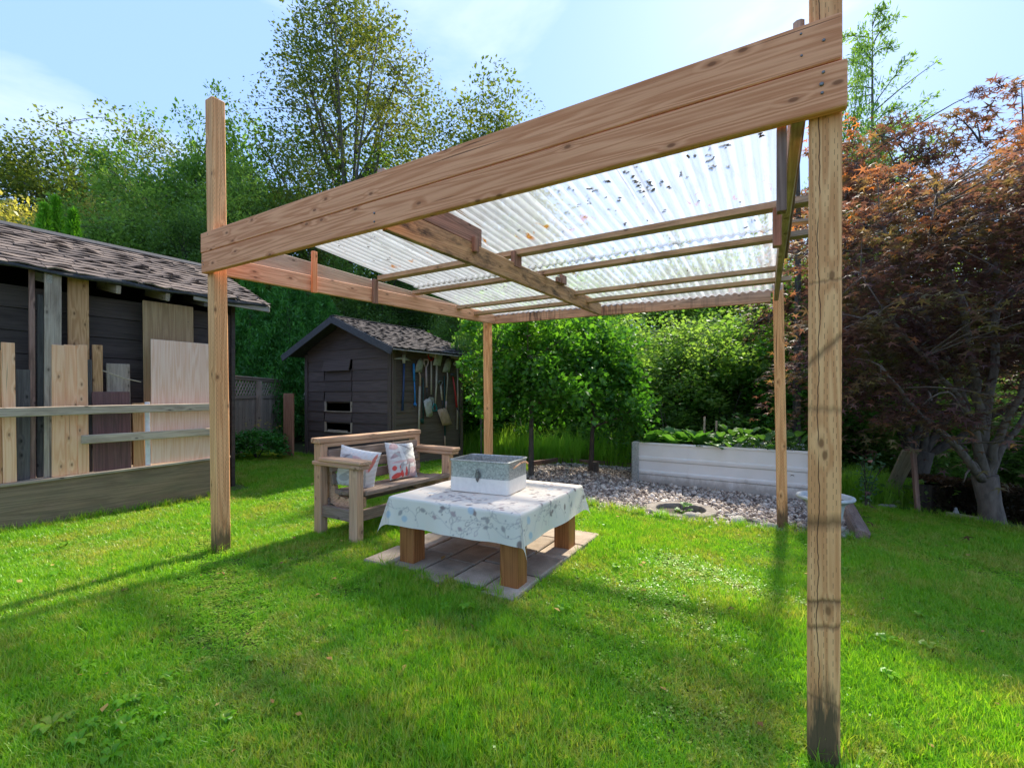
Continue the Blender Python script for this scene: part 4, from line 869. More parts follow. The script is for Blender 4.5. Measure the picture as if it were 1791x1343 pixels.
for (x0, x1, yt, yb, mt, vo, lab) in LUM:
    P = K(0, vo, 0); ta_, _ = hit(x0, 700, P, TD); tb_, _ = hit(x1, 700, P, TD); tm = (ta_+tb_)/2
    zb = zl(tm)+.014; _, zt = hit((x0+x1)/2, yt, P, TD)
    lean = .02 if zt > 1.9 else .03
    zt = min(zt, 2.52)
    nm = {'maroon': 'panel', 'plybrown': 'plywood_sheet', 'plylight': 'plywood_sheet', 'white': 'trim_strip'}.get(mt, 'plank')
    th = .012 if nm in ('panel', 'plywood_sheet') else .022
    o_ = board(nm, K(tm, vo, zb), K(tm+random.uniform(-.01, .01), vo+lean, zt), tb_-ta_-.004, th, TD, M[mt], None, b=.003, segs=2, wob=.0008)
    tag(o_, lab, {'plank': 'plank', 'panel': 'panel', 'plywood_sheet': 'plywood', 'trim_strip': 'board'}[nm])
    if mt == 'plybrown':
        for x_ in (259, 276, 293, 312, 330):
            tt_, zz_ = hit(x_, 563, P, TD); bolt(K(tt_, vo-.004+.02, zz_), -VD, .007, .004, M['darkmetal'], o_, 'screw')
t_a, z_a = hit(179, 648, K(0, .05, 0), TD); t_b, z_b = hit(247, 668, K(0, .05, 0), TD)
tag(mk('stick', *tube([K(t_a, .05, z_a), K((t_a+t_b)/2, .045, (z_a+z_b)/2-.015), K(t_b, .06, z_b)], [.006, .007, .005], 6), M['greyw'], None), 'thin bent stick poking out above the maroon panel', 'stick')
# weeds along the skirt handled by the edge grass

# ------------------------------------------------------------------ tool shed
N0 = Vector((-1.993, 7.8, 0)); WD, DP = 2.30, 1.85
ts = thing('tool_shed', 'small charcoal lap-sided shed with gable roof, tools hanging on its side', 'shed', N0+E2*WD/2+E1*DP/2)
def T(t, v, z): return N0+E1*t+E2*v+UP*z                            # t back along the side wall, v along the front to the left
row = [.169+.187*k-.374 for k in range(18)]
mid, apz, evz, OH, FO = WD/2, 2.585, 1.975, .30, .30
slope = (apz-evz)/(WD/2+OH)
def gabz(v): return apz-.07-abs(v-mid)*slope
def siding(a0, a1, z0, z1, side='f', top=None, tilt=.016, mat=None, name='siding_board'):
    """lap board: bottom edge stands proud; top may be cut by the gable"""
    z1l = z1+.012; V = []
    def c(a, z, o): return (a, o, z)
    al, ar = a0, a1
    if top:                      # clip to gable on both sides
        pts = []
        def lim(z):              # v range of the gable at height z
            h = (apz-.05-z)/slope; return max(a0, mid-h), min(a1, mid+h)
        lb = lim(z0); lt = lim(z1l)
        if lb[1]-lb[0] < .05: return
        if lt[1]-lt[0] < .01: lt = (mid-.01, mid+.01)
        q = [(lb[0], z0, tilt), (lb[1], z0, tilt), (lt[1], z1l, .003), (lt[0], z1l, .003)]
    else: q = [(a0, z0, tilt), (a1, z0, tilt), (a1, z1l, .003), (a0, z1l, .003)]
    x, nrm, o0 = (E2, -E1, T(0, 0, 0)) if side == 'f' else (E1, -E2, T(0, 0, 0))
    P = [o0+x*a+UP*z+nrm*o for a, z, o in q]; P2 = [p-nrm*.014 for p in P]
    if side == 'f': Mx = frame(P[0], x, z=nrm)
    else: Mx = frame(P[0], x, z=nrm)
    Mi = Mx.inverted(); return mk(name, [Mi @ p for p in P+P2], [(0, 1, 2, 3), (7, 6, 5, 4), (0, 4, 5, 1), (1, 5, 6, 2), (2, 6, 7, 3), (3, 7, 4, 0)], mat or (M['dark2'] if side == 'f' else M['dark2s']), ts, Mx)
wa, wb = .985, 1.775
for k in range(17):
    z0, z1 = row[k], row[k]+.187
    if z0 > apz-.1: break
    wob = random.uniform(-.006, .006); z0 += wob
    if z1 <= 1.86 and z0 > .30: siding(.075, wa, z0, z1, 'f'); siding(wb+random.uniform(-.03, .01), WD-.03, z0, z1, 'f')
    elif z1 <= 2.05: siding(.075, WD-.03, z0, z1, 'f')
    else: siding(-.0, WD, z0, z1, 'f', top=True)
for k in range(2, 13):
    z0, z1 = row[k], row[k]+.187
    if .30 < z0 < 1.6:
        if abs(z0-.543) < .03 or abs(z0-.917) < .03: continue
        siding(wa+.02, wb-.03, z0, z1, 'f', tilt=.022)
# hatch: tilted top flap, window openings with pale frames
P = T(0, 1.38, 1.855)-E1*.02; Mh = frame(P, E2, z=-E1)
mk('hatch_flap', *box_vf(-.37, .37, .0, .205, -.006, .010), M['dark2'], ts, Mh @ Matrix.Rotation(R(13), 4, 'X'))
for zc, tip in ((.917, 0), (.543, 1)):
    fr_ = thing('window_opening', None, None, T(0, 1.38, zc)); fr_.parent = ts; fr_.matrix_basis = WM[ts.name].inverted() @ Matrix.Translation(T(0, 1.38, zc))
    WM[fr_.name] = Matrix.Translation(T(0, 1.38, zc))
    for v_ in (wa+.025, wb-.045): board('jamb', T(-.004, v_, zc), T(-.004, v_, zc+.187), .035, .03, E2, M['greyw'], fr_, b=.003)
    board('sill', T(-.012, wa+.02, zc+.006), T(-.012, wb-.03, zc+.006), .04, .016, E1, M['greyw'], fr_, b=.003)
    board('head', T(.03, wa+.02, zc+.18), T(.03, wb-.03, zc+.18), .04, .02, UP, M['dark2'], fr_, b=.003)
t0 = T(0, 0, 0)
board('torn_strip', T(-.016, wa+.12, .563), T(-.016, wb-.12, .563), .05, .012, UP, M['greyw'], ts, b=.004, segs=4, wob=.006)
for k in range(12):
    z0, z1 = row[k], row[k]+.187
    if z1 > 1.93: z1 = min(z1, 1.97)
    if z0 > 1.93: break
    j = random.uniform(.8, 1.2) if k % 2 else None
    siding(.055, DP-.02, z0+random.uniform(-.006, .006), z1, 's')
for (t, v, dx) in ((-.018, .037, E2), ):
    board('corner_board', T(-.022, .04, -.1), T(-.022, .04, 2.0), .085, .022, E2, M['dark2s'], ts, b=.003)
board('corner_board', T(.02, -.022, -.1), T(.02, -.022, 1.99), .075, .022, E1, M['dark2s'], ts, b=.003)
board('corner_board', T(DP-.02, -.022, -.2), T(DP-.02, -.022, 1.99), .075, .022, E1, M['dark2s'], ts, b=.003)
board('corner_board', T(-.022, WD-.01, -.1), T(-.022, WD-.01, 1.99), .08, .022, E2, M['dark2'], ts, b=.003)
panel('back_wall', [T(DP, 0, -.2), T(DP, WD, -.2), T(DP, WD, 2.0), T(DP, mid, 2.5), T(DP, 0, 2.0)], .02, E1, M['dark'], ts)
panel('far_wall', [T(0, WD, -.2), T(DP, WD, -.2), T(DP, WD, 2.0), T(0, WD, 2.0)], .02, -E2, M['dark'], ts)
panel('floor_plate', [T(0, 0.02, -.02), T(DP, .02, -.02), T(DP, WD, -.02), T(0, WD, -.02)], .02, UP, M['dark'], ts)
def Q(t, s_, w, off=0): v = mid+s_*w; return T(t, v, apz-abs(w)*slope+off)
for s_ in (-1, 1):
    up_ = (Q(0, s_, 0)-Q(0, s_, mid+OH)).normalized(); nr = E1.cross(up_); nr = nr if nr.z > 0 else -nr; Lr = (Q(0, s_, 0)-Q(0, s_, mid+OH)).length
    panel('roof_deck', [Q(-FO, s_, mid+OH), Q(DP+.15, s_, mid+OH), Q(DP+.15, s_, 0), Q(-FO, s_, 0)], -.02, nr, M['felt'], ts)
    if s_ == -1: shingles(ts, Q(-FO, s_, mid+OH, .004), E1, up_, nr, DP+.15+FO, Lr, 15, .17, M['shingle2'], .024, .012, 9)
    a_, b_ = Q(-FO-.012, s_, mid+OH+.02, -.05), Q(-FO-.012, s_, -.0, -.05)
    board('bargeboard', a_, b_, .12, .022, UP, M['fascia2'], ts, b=.003)
board('ridge_cap', Q(-FO-.01, 1, 0, .016), Q(DP+.15, 1, 0, .016), .12, .016, E2, M['felt'], ts)
board('eave_fascia', Q(-FO, -1, mid+OH+.004, -.022), Q(DP+.15, -1, mid+OH+.004, -.022), .022, .014, UP, M['fasciaw'], ts, b=.002)
for t_ in (.10, .85, 1.5): board('rafter_tail', T(t_, -.22, evz-.075+.03), T(t_, -.0, evz+.02), .09, .04, UP, M['greyw' if t_ != .1 else 'dark2s'], ts, b=.003)

# tools hanging on the side wall
def tw(x, y, off=.05):
    P = T(0, 0, 0)-E2*off; t, z = hit(x, y, P, E1); return P+E1*t+UP*z
def zx(a, b): return (650+a/6.394, 590+b/6.394)          # enlarged-crop point -> photo point
def tool(name, lab, cat, grp=None): return thing(name, lab, cat, T(0, 0, 0), 0, grp)
def rod(par, nm, pts, rad, mat, off=.055, sides=8):
    W_ = [tw(*zx(a, b), off)-par.location for a, b in pts]; return mk(nm, *tube(W_, rad, sides), mat, par, Matrix.Translation(par.location), True)
M['ash'] = simple('grey_ash_handle', (.50, .41, .31), (.34, .27, .20), .6, scl=30); M['blue'] = simple('blue_paint', (.03, .22, .52), (.02, .16, .40), .4)
M['navy'] = simple('navy_paint', (.035, .06, .14), (.02, .035, .09), .5); M['redp'] = simple('red_plastic', (.50, .03, .03), (.38, .02, .02), .45); M['teal'] = simple('teal_plastic', (.01, .22, .20), (.008, .15, .14), .4)
M['pinkh'] = simple('faded_pink_handle', (.52, .36, .33), (.40, .27, .25), .6); M['blade'] = simple('worn_shovel_steel', (.60, .56, .49), (.34, .29, .24), .55, .15, scl=14); M['rustb'] = simple('rusty_blade', (.52, .34, .22), (.34, .20, .12), .7, .1, scl=14)
M['bladed'] = simple('dull_blade', (.40, .37, .27), (.22, .20, .15), .6, .1, scl=14); M['dgreen'] = simple('dark_green_tube', (.02, .075, .065), (.012, .05, .04), .5)
def blade(par, pts, mat, off=.07, bow=.022, nm='blade'):
    """closed outline of a blade, domed and with thickness"""
    W_ = [tw(*zx(a, b), off-.02) for a, b in pts]; n_ = len(W_); c = sum(W_, Vector())/n_; nn = -E2
    inner = [c+(w-c)*.55+nn*bow for w in W_]; V = W_+inner+[c+nn*bow*1.2]+[w-nn*.003 for w in W_]
    Fc = [(k, (k+1) % n_, n_+(k+1) % n_, n_+k) for k in range(n_)]+[(n_+k, n_+(k+1) % n_, 2*n_) for k in range(n_)]+[tuple(range(2*n_+1, 3*n_+1))]+[(k, 2*n_+1+k, 2*n_+1+(k+1) % n_, (k+1) % n_) for k in range(n_)]
    return mk(nm, [v-par.location for v in V], Fc, mat, par, Matrix.Translation(par.location), True)
def dgrip(par, cx_, cy_, w, h, mat, nm='grip', down=False):
    s_ = -1 if down else 1
    P = [(cx_-w*.12, cy_+s_*h*.9), (cx_-w*.5, cy_+s_*h*.3), (cx_-w*.45, cy_-s_*h*.1), (cx_+w*.45, cy_-s_*h*.1), (cx_+w*.5, cy_+s_*h*.3), (cx_+w*.12, cy_+s_*h*.9)]
    return rod(par, nm, P+[P[0]], .013, mat, .065, 6)
t = tool('mattock', 'pick mattock with dark blue handle, first tool from the shed corner', 'mattock')
rod(t, 'handle', [(362, 285), (358, 560), (345, 820)], [.020, .016, .021], M['navy']); rod(t, 'collar', [(360, 195), (360, 290)], [.028, .026], M['blade'], .06)
blade(t, [(245, 240), (340, 222), (385, 228), (445, 262), (380, 258), (340, 250)], M['blade'], .075, .012, 'head')
t = tool('pole_tool', 'bright blue round handled tool hanging right of the mattock', 'hand tool')
rod(t, 'handle', [(470, 292), (476, 490)], [.019, .021], M['blue']); rod(t, 'shaft', [(477, 490), (483, 620), (486, 735)], [.012, .012, .016], M['blue']); rod(t, 'hook', [(486, 730), (478, 752), (490, 765), (500, 745)], [.02, .02, .018, .012], M['blue'])
t = tool('shovel', 'round point shovel hung blade up with grey wooden handle, left of the pink grip', 'shovel')
blade(t, [(548, 232), (578, 262), (580, 300), (562, 390), (484, 388), (500, 300), (520, 255)], M['bladed']); rod(t, 'socket', [(530, 390), (543, 430), (540, 545)], [.014, .017, .018], M['rustb']); rod(t, 'handle', [(538, 545), (532, 820), (528, 1050)], .020, M['ash'])
t = tool('hoe', 'thin dark green garden tool with bracket head behind the wooden shovel handle', 'hoe')
rod(t, 'shaft', [(575, 460), (578, 950)], .010, M['dgreen'], .03); blade(t, [(520, 912), (585, 905), (588, 960), (560, 960)], M['dgreen'], .05, .01); rod(t, 'hook', [(545, 462), (575, 460)], .008, M['dgreen'], .03)
t = tool('spade', 'spade with pale D grip and silver square blade hung blade down', 'spade')
dgrip(t, 608, 258, 50, 80, M['pinkh']); rod(t, 'handle', [(609, 330), (614, 560)], .018, M['pinkh']); rod(t, 'socket', [(615, 560), (623, 690)], .012, M['darkmetal'])
blade(t, [(582, 715), (610, 690), (640, 680), (668, 700), (684, 870), (655, 892), (615, 885)], M['blade'], .085)
t = tool('garden_fork', 'garden fork with red D grip and grey shaft, tines down behind the spade', 'fork')
dgrip(t, 666, 200, 66, 65, M['redp']); rod(t, 'handle', [(667, 260), (666, 640)], .016, M['ash'])
blade(t, [(630, 690), (650, 662), (690, 672), (700, 690), (680, 725), (645, 720)], M['bladed'], .07, .01, 'head')
for q in (640, 656, 672, 688): rod(t, 'tine', [(q, 700), (q+2, 830)], [.006, .003], M['blade'], .06, 5)
t = tool('shovel', 'tallest shovel hung blade up under the eave with teal plastic grip below', 'shovel')
blade(t, [(765, 150), (795, 165), (795, 200), (770, 320), (686, 312), (705, 230), (730, 175)], M['blade'], .085); rod(t, 'handle', [(728, 318), (722, 560), (710, 740)], [.019, .018, .016], M['ash'], .07); dgrip(t, 704, 812, 50, 75, M['teal'], down=True)
t = tool('scoop_shovel', 'rusty tan square-mouth scoop with steel D grip hung blade down', 'shovel')
dgrip(t, 770, 492, 40, 50, M['steel']); rod(t, 'handle', [(771, 540), (788, 700)], [.016, .017], M['ash'], .08); rod(t, 'socket', [(788, 700), (790, 800)], [.012, .010], M['darkmetal'], .08)
blade(t, [(735, 812), (800, 790), (838, 795), (905, 970), (850, 985), (795, 985)], M['rustb'], .10, .02)
t = tool('shovel', 'olive round point shovel hung blade up, third from the right', 'shovel')
blade(t, [(862, 228), (888, 250), (892, 290), (872, 392), (793, 388), (815, 290), (835, 245)], M['bladed']); rod(t, 'handle', [(845, 390), (850, 450), (832, 710)], [.014, .013, .012], M['ash']); rod(t, 'grip', [(832, 710), (830, 795)], [.018, .018], M['pinkh'])
t = tool('sledge_hammer', 'hammer with dark steel head and red handle near the far end of the wall', 'hammer')
rod(t, 'handle', [(908, 440), (935, 620), (952, 780)], [.014, .018, .020], M['redp'], .075); blade(t, [(885, 400), (940, 405), (940, 435), (890, 440)], M['darkmetal'], .10, .03, 'head')
t = tool('shovel', 'last shovel by the back corner with pale handle, blade up under the eave', 'shovel')
blade(t, [(935, 240), (985, 235), (1005, 300), (985, 330), (925, 320), (912, 300)], M['bladed'], .065); rod(t, 'handle', [(960, 330), (962, 700), (955, 1030)], .015, M['ash'], .05)
t = tool('rake_pole', 'dark green and brown pole hanging below the scoop shovel', 'pole')
rod(t, 'shaft', [(815, 430), (820, 1100)], .012, M['dgreen'], .035); rod(t, 'end_grip', [(818, 1100), (820, 1210)], .015, M['rustb'], .035)
t = tool('iron_bar', 'dark iron bar leaning at the back corner of the tool shed', 'bar')
rod(t, 'shaft', [(955, 780), (985, 900), (980, 1200)], .011, M['darkmetal'], .06)

# ------------------------------------------------------------------ fence between the sheds
FA, FB = Vector((-5.0, 8.0, 0)), Vector((-5.35, 10.9, 0)); fdv = (FB-FA).normalized(); fnn = Vector((fdv.y, -fdv.x, 0))
fen = thing('garden_fence', 'grey board fence topped with crossed lattice between the two sheds', 'fence', (FA+FB)/2)
Lf = (FB-FA).length; w_ = .142; n_ = int(Lf/w_)
for k in range(-3, n_):
    a = FA+fdv*(k+.5)*w_; board('picket', a+UP*(-.1), a+UP*(1.16+random.uniform(-.01, .01)), w_-.008, .018, fdv, M['fence'], fen, b=.002)
for z, h, t_ in ((1.18, .07, .05), (1.53, .05, .06), (1.565, .025, .10)): board('rail', FA-fdv*.4+UP*z, FB+UP*z, h, t_, UP, M['fence'], fen)
for k in range(-3, int(Lf/.125)):
    for s_ in (1, -1):
        a = FA+fdv*(k*.125)+fnn*.006*s_; b = a+fdv*.30
        z0, z1 = (1.21, 1.51) if s_ > 0 else (1.51, 1.21)
        board('lattice_slat', a+UP*z0, b+UP*z1, .030, .008, fdv.cross(fnn)*1.0+fdv*.01, M['fence'], fen, b=.001)
board('fence_post', FA+fdv*1.5+fnn*.06-UP*.1, FA+fdv*1.5+fnn*.06+UP*1.5, .09, .09, fdv, M['fence'], fen)
pb0 = px(505, 795, 8.75)
tag(board('upright_plank', pb0-UP*.1, Vector((pb0.x, pb0.y, CH+(690-688)/F*8.75)), .285, .04, E2, M['rust'], None, b=.004, segs=2), 'wide rusty brown upright plank against the front corner of the tool shed', 'plank')

# ------------------------------------------------------------------ raised planter
P0 = Vector((1.884, 7.27, 0)); pd_ = Vector((.842, -.539, 0)).normalized(); pn_ = Vector((-pd_.y, pd_.x, 0)); PL, PW_ = 2.38, .95; pz0, pz1 = -.16, .492
s = N('white_coated_steel'); o = s.obj(); dn = s.noise(o, 3, 5, .6)
col = s.mix(s.math('MULTIPLY', s.ramp(dn, (.45, 0.0), (.8, 1.0)), .35), (.78, .74, .67), (.56, .52, .44))
sz_ = s.n('ShaderNodeSeparateXYZ'); s.l(s.pos(), sz_.inputs[0]); spl = s.math('ADD', sz_.outputs[2], s.math('MULTIPLY', s.noise(s.vmul(s.pos(), (9, 9, 5)), 1, 5, .7), -.30)); col = s.mix(s.ramp(spl, (.0, 0.0), (.0, 0.0)) if False else s.math('MULTIPLY', s.math('SUBTRACT', 1.0, s.math('MULTIPLY', s.math('ADD', spl, .22), 9.0), clamp=True), .7), col, (.30, .25, .19)); M['wsteel'] = s.done(s.bsdf(col, .38, .0, None, .5))
pl = thing('raised_planter', 'long white corrugated metal raised garden bed on the gravel full of greens', 'planter', P0+pd_*PL/2+pn_*PW_/2)
def ribbed(a, b, nrm, z0, z1, name):
    prof = []; n_ = 0; hgt = z1-z0; z = z0
    ribs = [z0+hgt*.33, z0+hgt*.66]
    prof.append((0, z0))
    for r_ in ribs: prof += [(0, r_-.040), (.018, r_-.022), (.022, r_+.012), (.018, r_+.024), (0, r_+.034)]
    prof.append((0, z1)); V = []
    for o_ in (0, -.003):
        for p in (a, b): V += [p+nrm*(x+o_)+UP*z-pl.location for x, z in prof]
    m_ = len(prof); Fc = [(i, m_+i, m_+i+1, i+1) for i in range(m_-1)]+[(2*m_+i, 2*m_+i+1, 3*m_+i+1, 3*m_+i) for i in range(m_-1)]
    return mk(name, V, Fc, M['wsteel'], pl, Matrix.Translation(pl.location))
c4 = [P0, P0+pd_*PL, P0+pd_*PL+pn_*PW_, P0+pn_*PW_]
nr4 = [-pn_, pd_, pn_, -pd_]
for k in range(4):
    a, b = c4[k], c4[(k+1) % 4]; d = (b-a).normalized()
    if k in (0, 2):
        for q in range(3): ribbed(a+d*(.06+(PL-.12)*q/3), a+d*(.06+(PL-.12)*(q+1)/3), nr4[k]+Vector(), pz0, pz1-.02, 'side_panel') if q != 1 else ribbed(a+d*(.052+(PL-.12)/3), a+d*(.068+(PL-.12)*2/3), nr4[k]*1.0, pz0, pz1-.02, 'side_panel')
    else: ribbed(a+d*.06, b-d*.06, nr4[k], pz0, pz1-.02, 'end_panel')
    board('top_rim', a+UP*(pz1-.008)+nr4[k]*.004, b+UP*(pz1-.008)+nr4[k]*.004, .036, .022, UP, M['wsteel'], pl, b=.006)
for k in range(4):
    n1_, n2_ = nr4[k], nr4[k-1]; c = c4[k]; q = [c+n1_*.028+n2_*.006-n2_*.09, c+n1_*.028+n2_*.012, c+n1_*.012+n2_*.028, c+n2_*.028+n1_*.006-n1_*.09]
    q2 = [p-(n1_+n2_)*.006 for p in q]; V = [p+UP*z-pl.location for z in (pz0, pz1+.004) for p in q+list(reversed(q2))]
    mk('corner_post', V, [(i, (i+1) % 8, 8+(i+1) % 8, 8+i) for i in range(8)]+[tuple(reversed(range(8))), tuple(range(8, 16))], M['galv'] if k == 0 else M['wsteel'], pl, Matrix.Translation(pl.location))
    for z in (.02, .2, .38):
        if k == 0: bolt(c+n1_*.029-n2_*.05+UP*z, n1_, .007, .005, M['steel'], pl)
panel('soil', [c4[0]+pn_*.01+pd_*.01+UP*.40, c4[1]+pn_*.01-pd_*.01+UP*.40, c4[2]-pn_*.01-pd_*.01+UP*.40, c4[3]-pn_*.01+pd_*.01+UP*.40], .02, UP, simple('garden_soil', (.05, .035, .022), (.02, .013, .01), 1, scl=40), pl)
for (x, y, yt, dd_) in ((1231, 778, 729, .45), (1252, 772, 736, .6)):
    P = P0+pn_*dd_; t, z = hit(x, y, P, pd_); _, zt = hit(x, yt, P, pd_); p = P+pd_*t
    tag(board('garden_stake', p+UP*.38, p+UP*zt+pd_*.01, .03, .02, pd_, M['greyw']), 'thin grey wooden stake standing in the planter, %s' % ('the taller left one' if yt == 729 else 'the shorter right one'), 'stake')
# ------------------------------------------------------------------ gravel edging boards, timber, fire ring, urn
def edging(nm, lab, a, b, h, t, mat, z=0.0):
    o_ = board(nm, Vector((a[0], a[1], g1(*a)+h*.25+z)), Vector((b[0], b[1], g1(*b)+h*.25+z)), h, t, UP, mat, None, b=.006, segs=4, wob=.003); return tag(o_, lab, 'edging')
edging('edging_board', 'dark wooden edging board at the left of the gravel behind the tin', (.30, 8.30), (.98, 9.42), .14, .05, M['redold'])
edging('edging_board', 'long dark wooden edging board across the back of the gravel by the small trees', (.98, 9.45), (2.6, 9.38), .12, .05, M['redold'])
a, b = (4.12, 5.78), (3.30, 4.43)
tag(board('timber', Vector((*a, g1(*a)+.03)), Vector((*b, g1(*b)+.035)), .15, .13, UP+Vector((.25, 0, 0)), wood('landscape_timber', (.34, .22, .17), (.2, .12, .09), grey=.5, greyc=(.3, .25, .21), stain=.35), None, b=.018, segs=5, wob=.004), 'reddish square landscape timber lying beside the white urn at the gravel end', 'timber')
s = N('concrete_ring'); o = s.pos(); M['conc'] = s.done(s.bsdf(s.ramp(s.noise(o, 16, 6, .7), (.3, (.16, .135, .11)), (.7, (.34, .295, .245))), .95, 0, s.bump(s.noise(o, 90, 4, .7), .5, .005), .2))
pzg = g1(*PIT); fr_ = thing('fire_pit', 'sunken ring of curved concrete blocks set in the gravel', 'fire pit', (PIT[0], PIT[1], pzg))
nb = 7
for k in range(nb):
    a0, a1 = 2*math.pi*k/nb+.02+.35, 2*math.pi*(k+1)/nb-.02+.35; V = []; m_ = 6
    dz = random.uniform(-.006, .006)
    for i in range(m_+1):
        th = a0+(a1-a0)*i/m_
        for r_, z in ((.262, -.20), (.262, .028), (.268, .036), (.362, .036), (.370, .028), (.370, -.20)): V.append((r_*math.cos(th), r_*math.sin(th), z+dz))
    Fc = [(i*6+j, i*6+(j+1) % 6, (i+1)*6+(j+1) % 6, (i+1)*6+j) for i in range(m_) for j in range(6)]+[tuple(range(6)), tuple(reversed(range(m_*6, m_*6+6)))]
    mk('ring_block', V, Fc, M['conc'], fr_, Matrix.Translation(fr_.location))
mk('pit_floor', *lathe([(0, -.16), (.27, -.15)], 16), M['soil'], fr_, Matrix.Translation(fr_.location))
ub = Vector((3.045, 4.56, 0)); ub.z = g1(ub.x, ub.y)
ur = thing('garden_urn', 'white fluted pedestal urn behind the right front post', 'urn', ub)
M['urn'] = simple('white_urn', (.62, .62, .58), (.40, .40, .37), .6, scl=9, bump=.15)
V, Fc = lathe([(.0, .0), (.12, 0), (.125, .03), (.09, .045), (.06, .07), (.06, .085), (.10, .10), (.135, .12), (.155, .20), (.17, .30), (.19, .345), (.225, .36), (.262, .372), (.268, .385), (.262, .398), (.235, .40), (.215, .388), (.20, .34), (.0, .33)], 40)
for i, v in enumerate(V):
    x, y, z = v; r_ = math.hypot(x, y); th = math.atan2(y, x)
    if .10 < z < .34 and r_ > .09: k = 1+.03*math.sin(th*20); V[i] = (x*k, y*k, z)
    if .355 < z < .39 and r_ > .2: k = 1+.012*math.sin(th*40); V[i] = (x*k, y*k, z)
for v_ in range(len(V)): V[v_] = (V[v_][0]*.92, V[v_][1]*.92, V[v_][2]*.98)
mk('bowl', V, Fc, M['urn'], ur, Matrix.Translation(ub), True)
mk('soil', *lathe([(0, .345), (.198, .345)], 20), M['soil'], ur, Matrix.Translation(ub))
for i, (x, y, r_) in enumerate(((1480, 938, 14), (1470, 925, 9), (1545, 882, 9), (1560, 888, 8), (1514, 873, 8), (1552, 880, 7))):
    Zd = 4.5 if x < 1500 else 6.4; xx_ = (x-CX)/F*Zd; rr = r_/F*Zd
    tag(inst('field_stone', SM[i % 5], None, Matrix.Translation((xx_, Zd, g1(xx_, Zd)+rr*.2)) @ Matrix.Diagonal((rr, rr*.8, rr*.9, 1))), 'pale rounded stone at the foot of the urn' if x < 1500 else 'pale rounded stone in the weeds beyond the lawn edge', 'stone', 'stones by the urn' if x < 1500 else 'stones at the far lawn edge')
# ------------------------------------------------------------------ leaning A-frame of old boards, edging and hedge on the right
af = thing('board_frame', 'old A-shaped frame of weathered boards standing at the far lawn edge', 'wooden frame', px(1600, 880, 6.1))
def pw(x, y, Z): return px(x, y, Z)
board('upright_board', pw(1606, 903, 6.0), pw(1597, 789, 6.0), .055, .04, (1, 0, 0), M['redold'], af)
board('brace_board', pw(1556, 864, 6.9), pw(1593, 787, 6.05), .19, .03, (.6, .5, -.5), M['greyw'], af)
board('cap_board', pw(1588, 787, 6.0)-UP*.0, pw(1605, 787, 6.0), .12, .03, (0, 1, 0), M['redold'], af)
board('upright_board', pw(1576, 868, 6.8), pw(1575, 826, 6.8), .05, .04, (1, 0, 0), M['greyw'], af)
a, b = px(1655, 908, 6.05), px(1722, 921, 5.75)
tag(board('edging_board', Vector((a.x, a.y, g1(a.x, a.y)+.02)), Vector((b.x, b.y, g1(b.x, b.y)+.02)), .06, .04, UP, M['greyw']), 'short grey edging board on the grass in front of the low brown hedge', 'edging')
g0 = px(1672, 905, 6.15); g0.z = g1(g0.x, g0.y); gn = thing('garden_ornament', 'tiny pale stone bird ornament on the edge below the low hedge', 'ornament', g0)
mk('body', *lathe([(0, 0), (.028, .005), (.034, .03), (.026, .06), (.014, .08), (.016, .095), (.008, .108), (0, .11)], 10), M['urn'], gn, Matrix.Translation(g0), True)
mk('beak', *tube([(-.012, 0, .095), (-.03, 0, .092)], [.006, .001], 6), M['urn'], gn, Matrix.Translation(g0))
# ------------------------------------------------------------------ vegetation
def tmpl(kind):
    if kind == 'oval': return np.array([(0, 0, 0), (.45, .30, .07), (1, 0, -.05), (.45, -.30, .07)]), np.array([(0, 3, 2, 1)])
    if kind == 'leaf':   # folded, pointed, 2 quads
        return np.array([(0, 0, 0), (.3, .26, .09), (.68, .20, .06), (1, 0, -.12), (.68, -.20, .06), (.3, -.26, .09), (.5, 0, 0)]), np.array([(0, 6, 2, 1), (6, 3, 3, 2), (0, 5, 4, 6), (6, 4, 3, 3)])
    if kind == 'spray': return np.array([(0, 0, 0), (.5, .13, .05), (1, 0, 0), (.5, -.13, .05)]), np.array([(0, 3, 2, 1)])
    if kind == 'maple':
        V = [(0, 0, 0)]; L_ = [.55, .85, 1.0, .85, .55]; A_ = [-125, -62, 0, 62, 125]
        n_ = [-165, -93, -31, 31, 93, 165]
        for i in range(5):
            V.append((.20*math.cos(R(n_[i])), .20*math.sin(R(n_[i])), .0)); V.append((L_[i]*math.cos(R(A_[i])), L_[i]*math.sin(R(A_[i])), -.18*L_[i]))
        V.append((.20*math.cos(R(n_[5])), .20*math.sin(R(n_[5])), 0)); return np.array(V), np.array([(0, 1+2*i, 2+2*i, 3+2*i) for i in range(5)])
def leaves(C_, size, kind, r, up=.5, droop=0.0, outc=None, tint=None, szv=.35):
    n_ = len(C_); T_, Fq = tmpl(kind); k = len(T_)
    nrm = r.normal(0, 1, (n_, 3)); nrm[:, 2] = np.abs(nrm[:, 2])+up*2.2; nrm /= np.linalg.norm(nrm, axis=1)[:, None]
    d = r.normal(0, 1, (n_, 3))
    if outc is not None: d = d*.55+outc
    d[:, 2] -= droop; d -= nrm*(d*nrm).sum(1)[:, None]; d /= np.linalg.norm(d, axis=1)[:, None]+1e-9
    s_ = np.cross(nrm, d); z = size*np.clip(r.normal(1, szv, n_), .35, 1.9)
    V = C_[:, None, :]+z[:, None, None]*(T_[None, :, 0, None]*d[:, None]+T_[None, :, 1, None]*s_[:, None]+T_[None, :, 2, None]*nrm[:, None])
    Fa = (np.arange(n_)[:, None, None]*k+Fq[None]).reshape(-1, 4)
    tt = r.uniform(0, 1, n_) if tint is None else tint
    return V.reshape(-1, 3), Fa, np.repeat(tt, k)
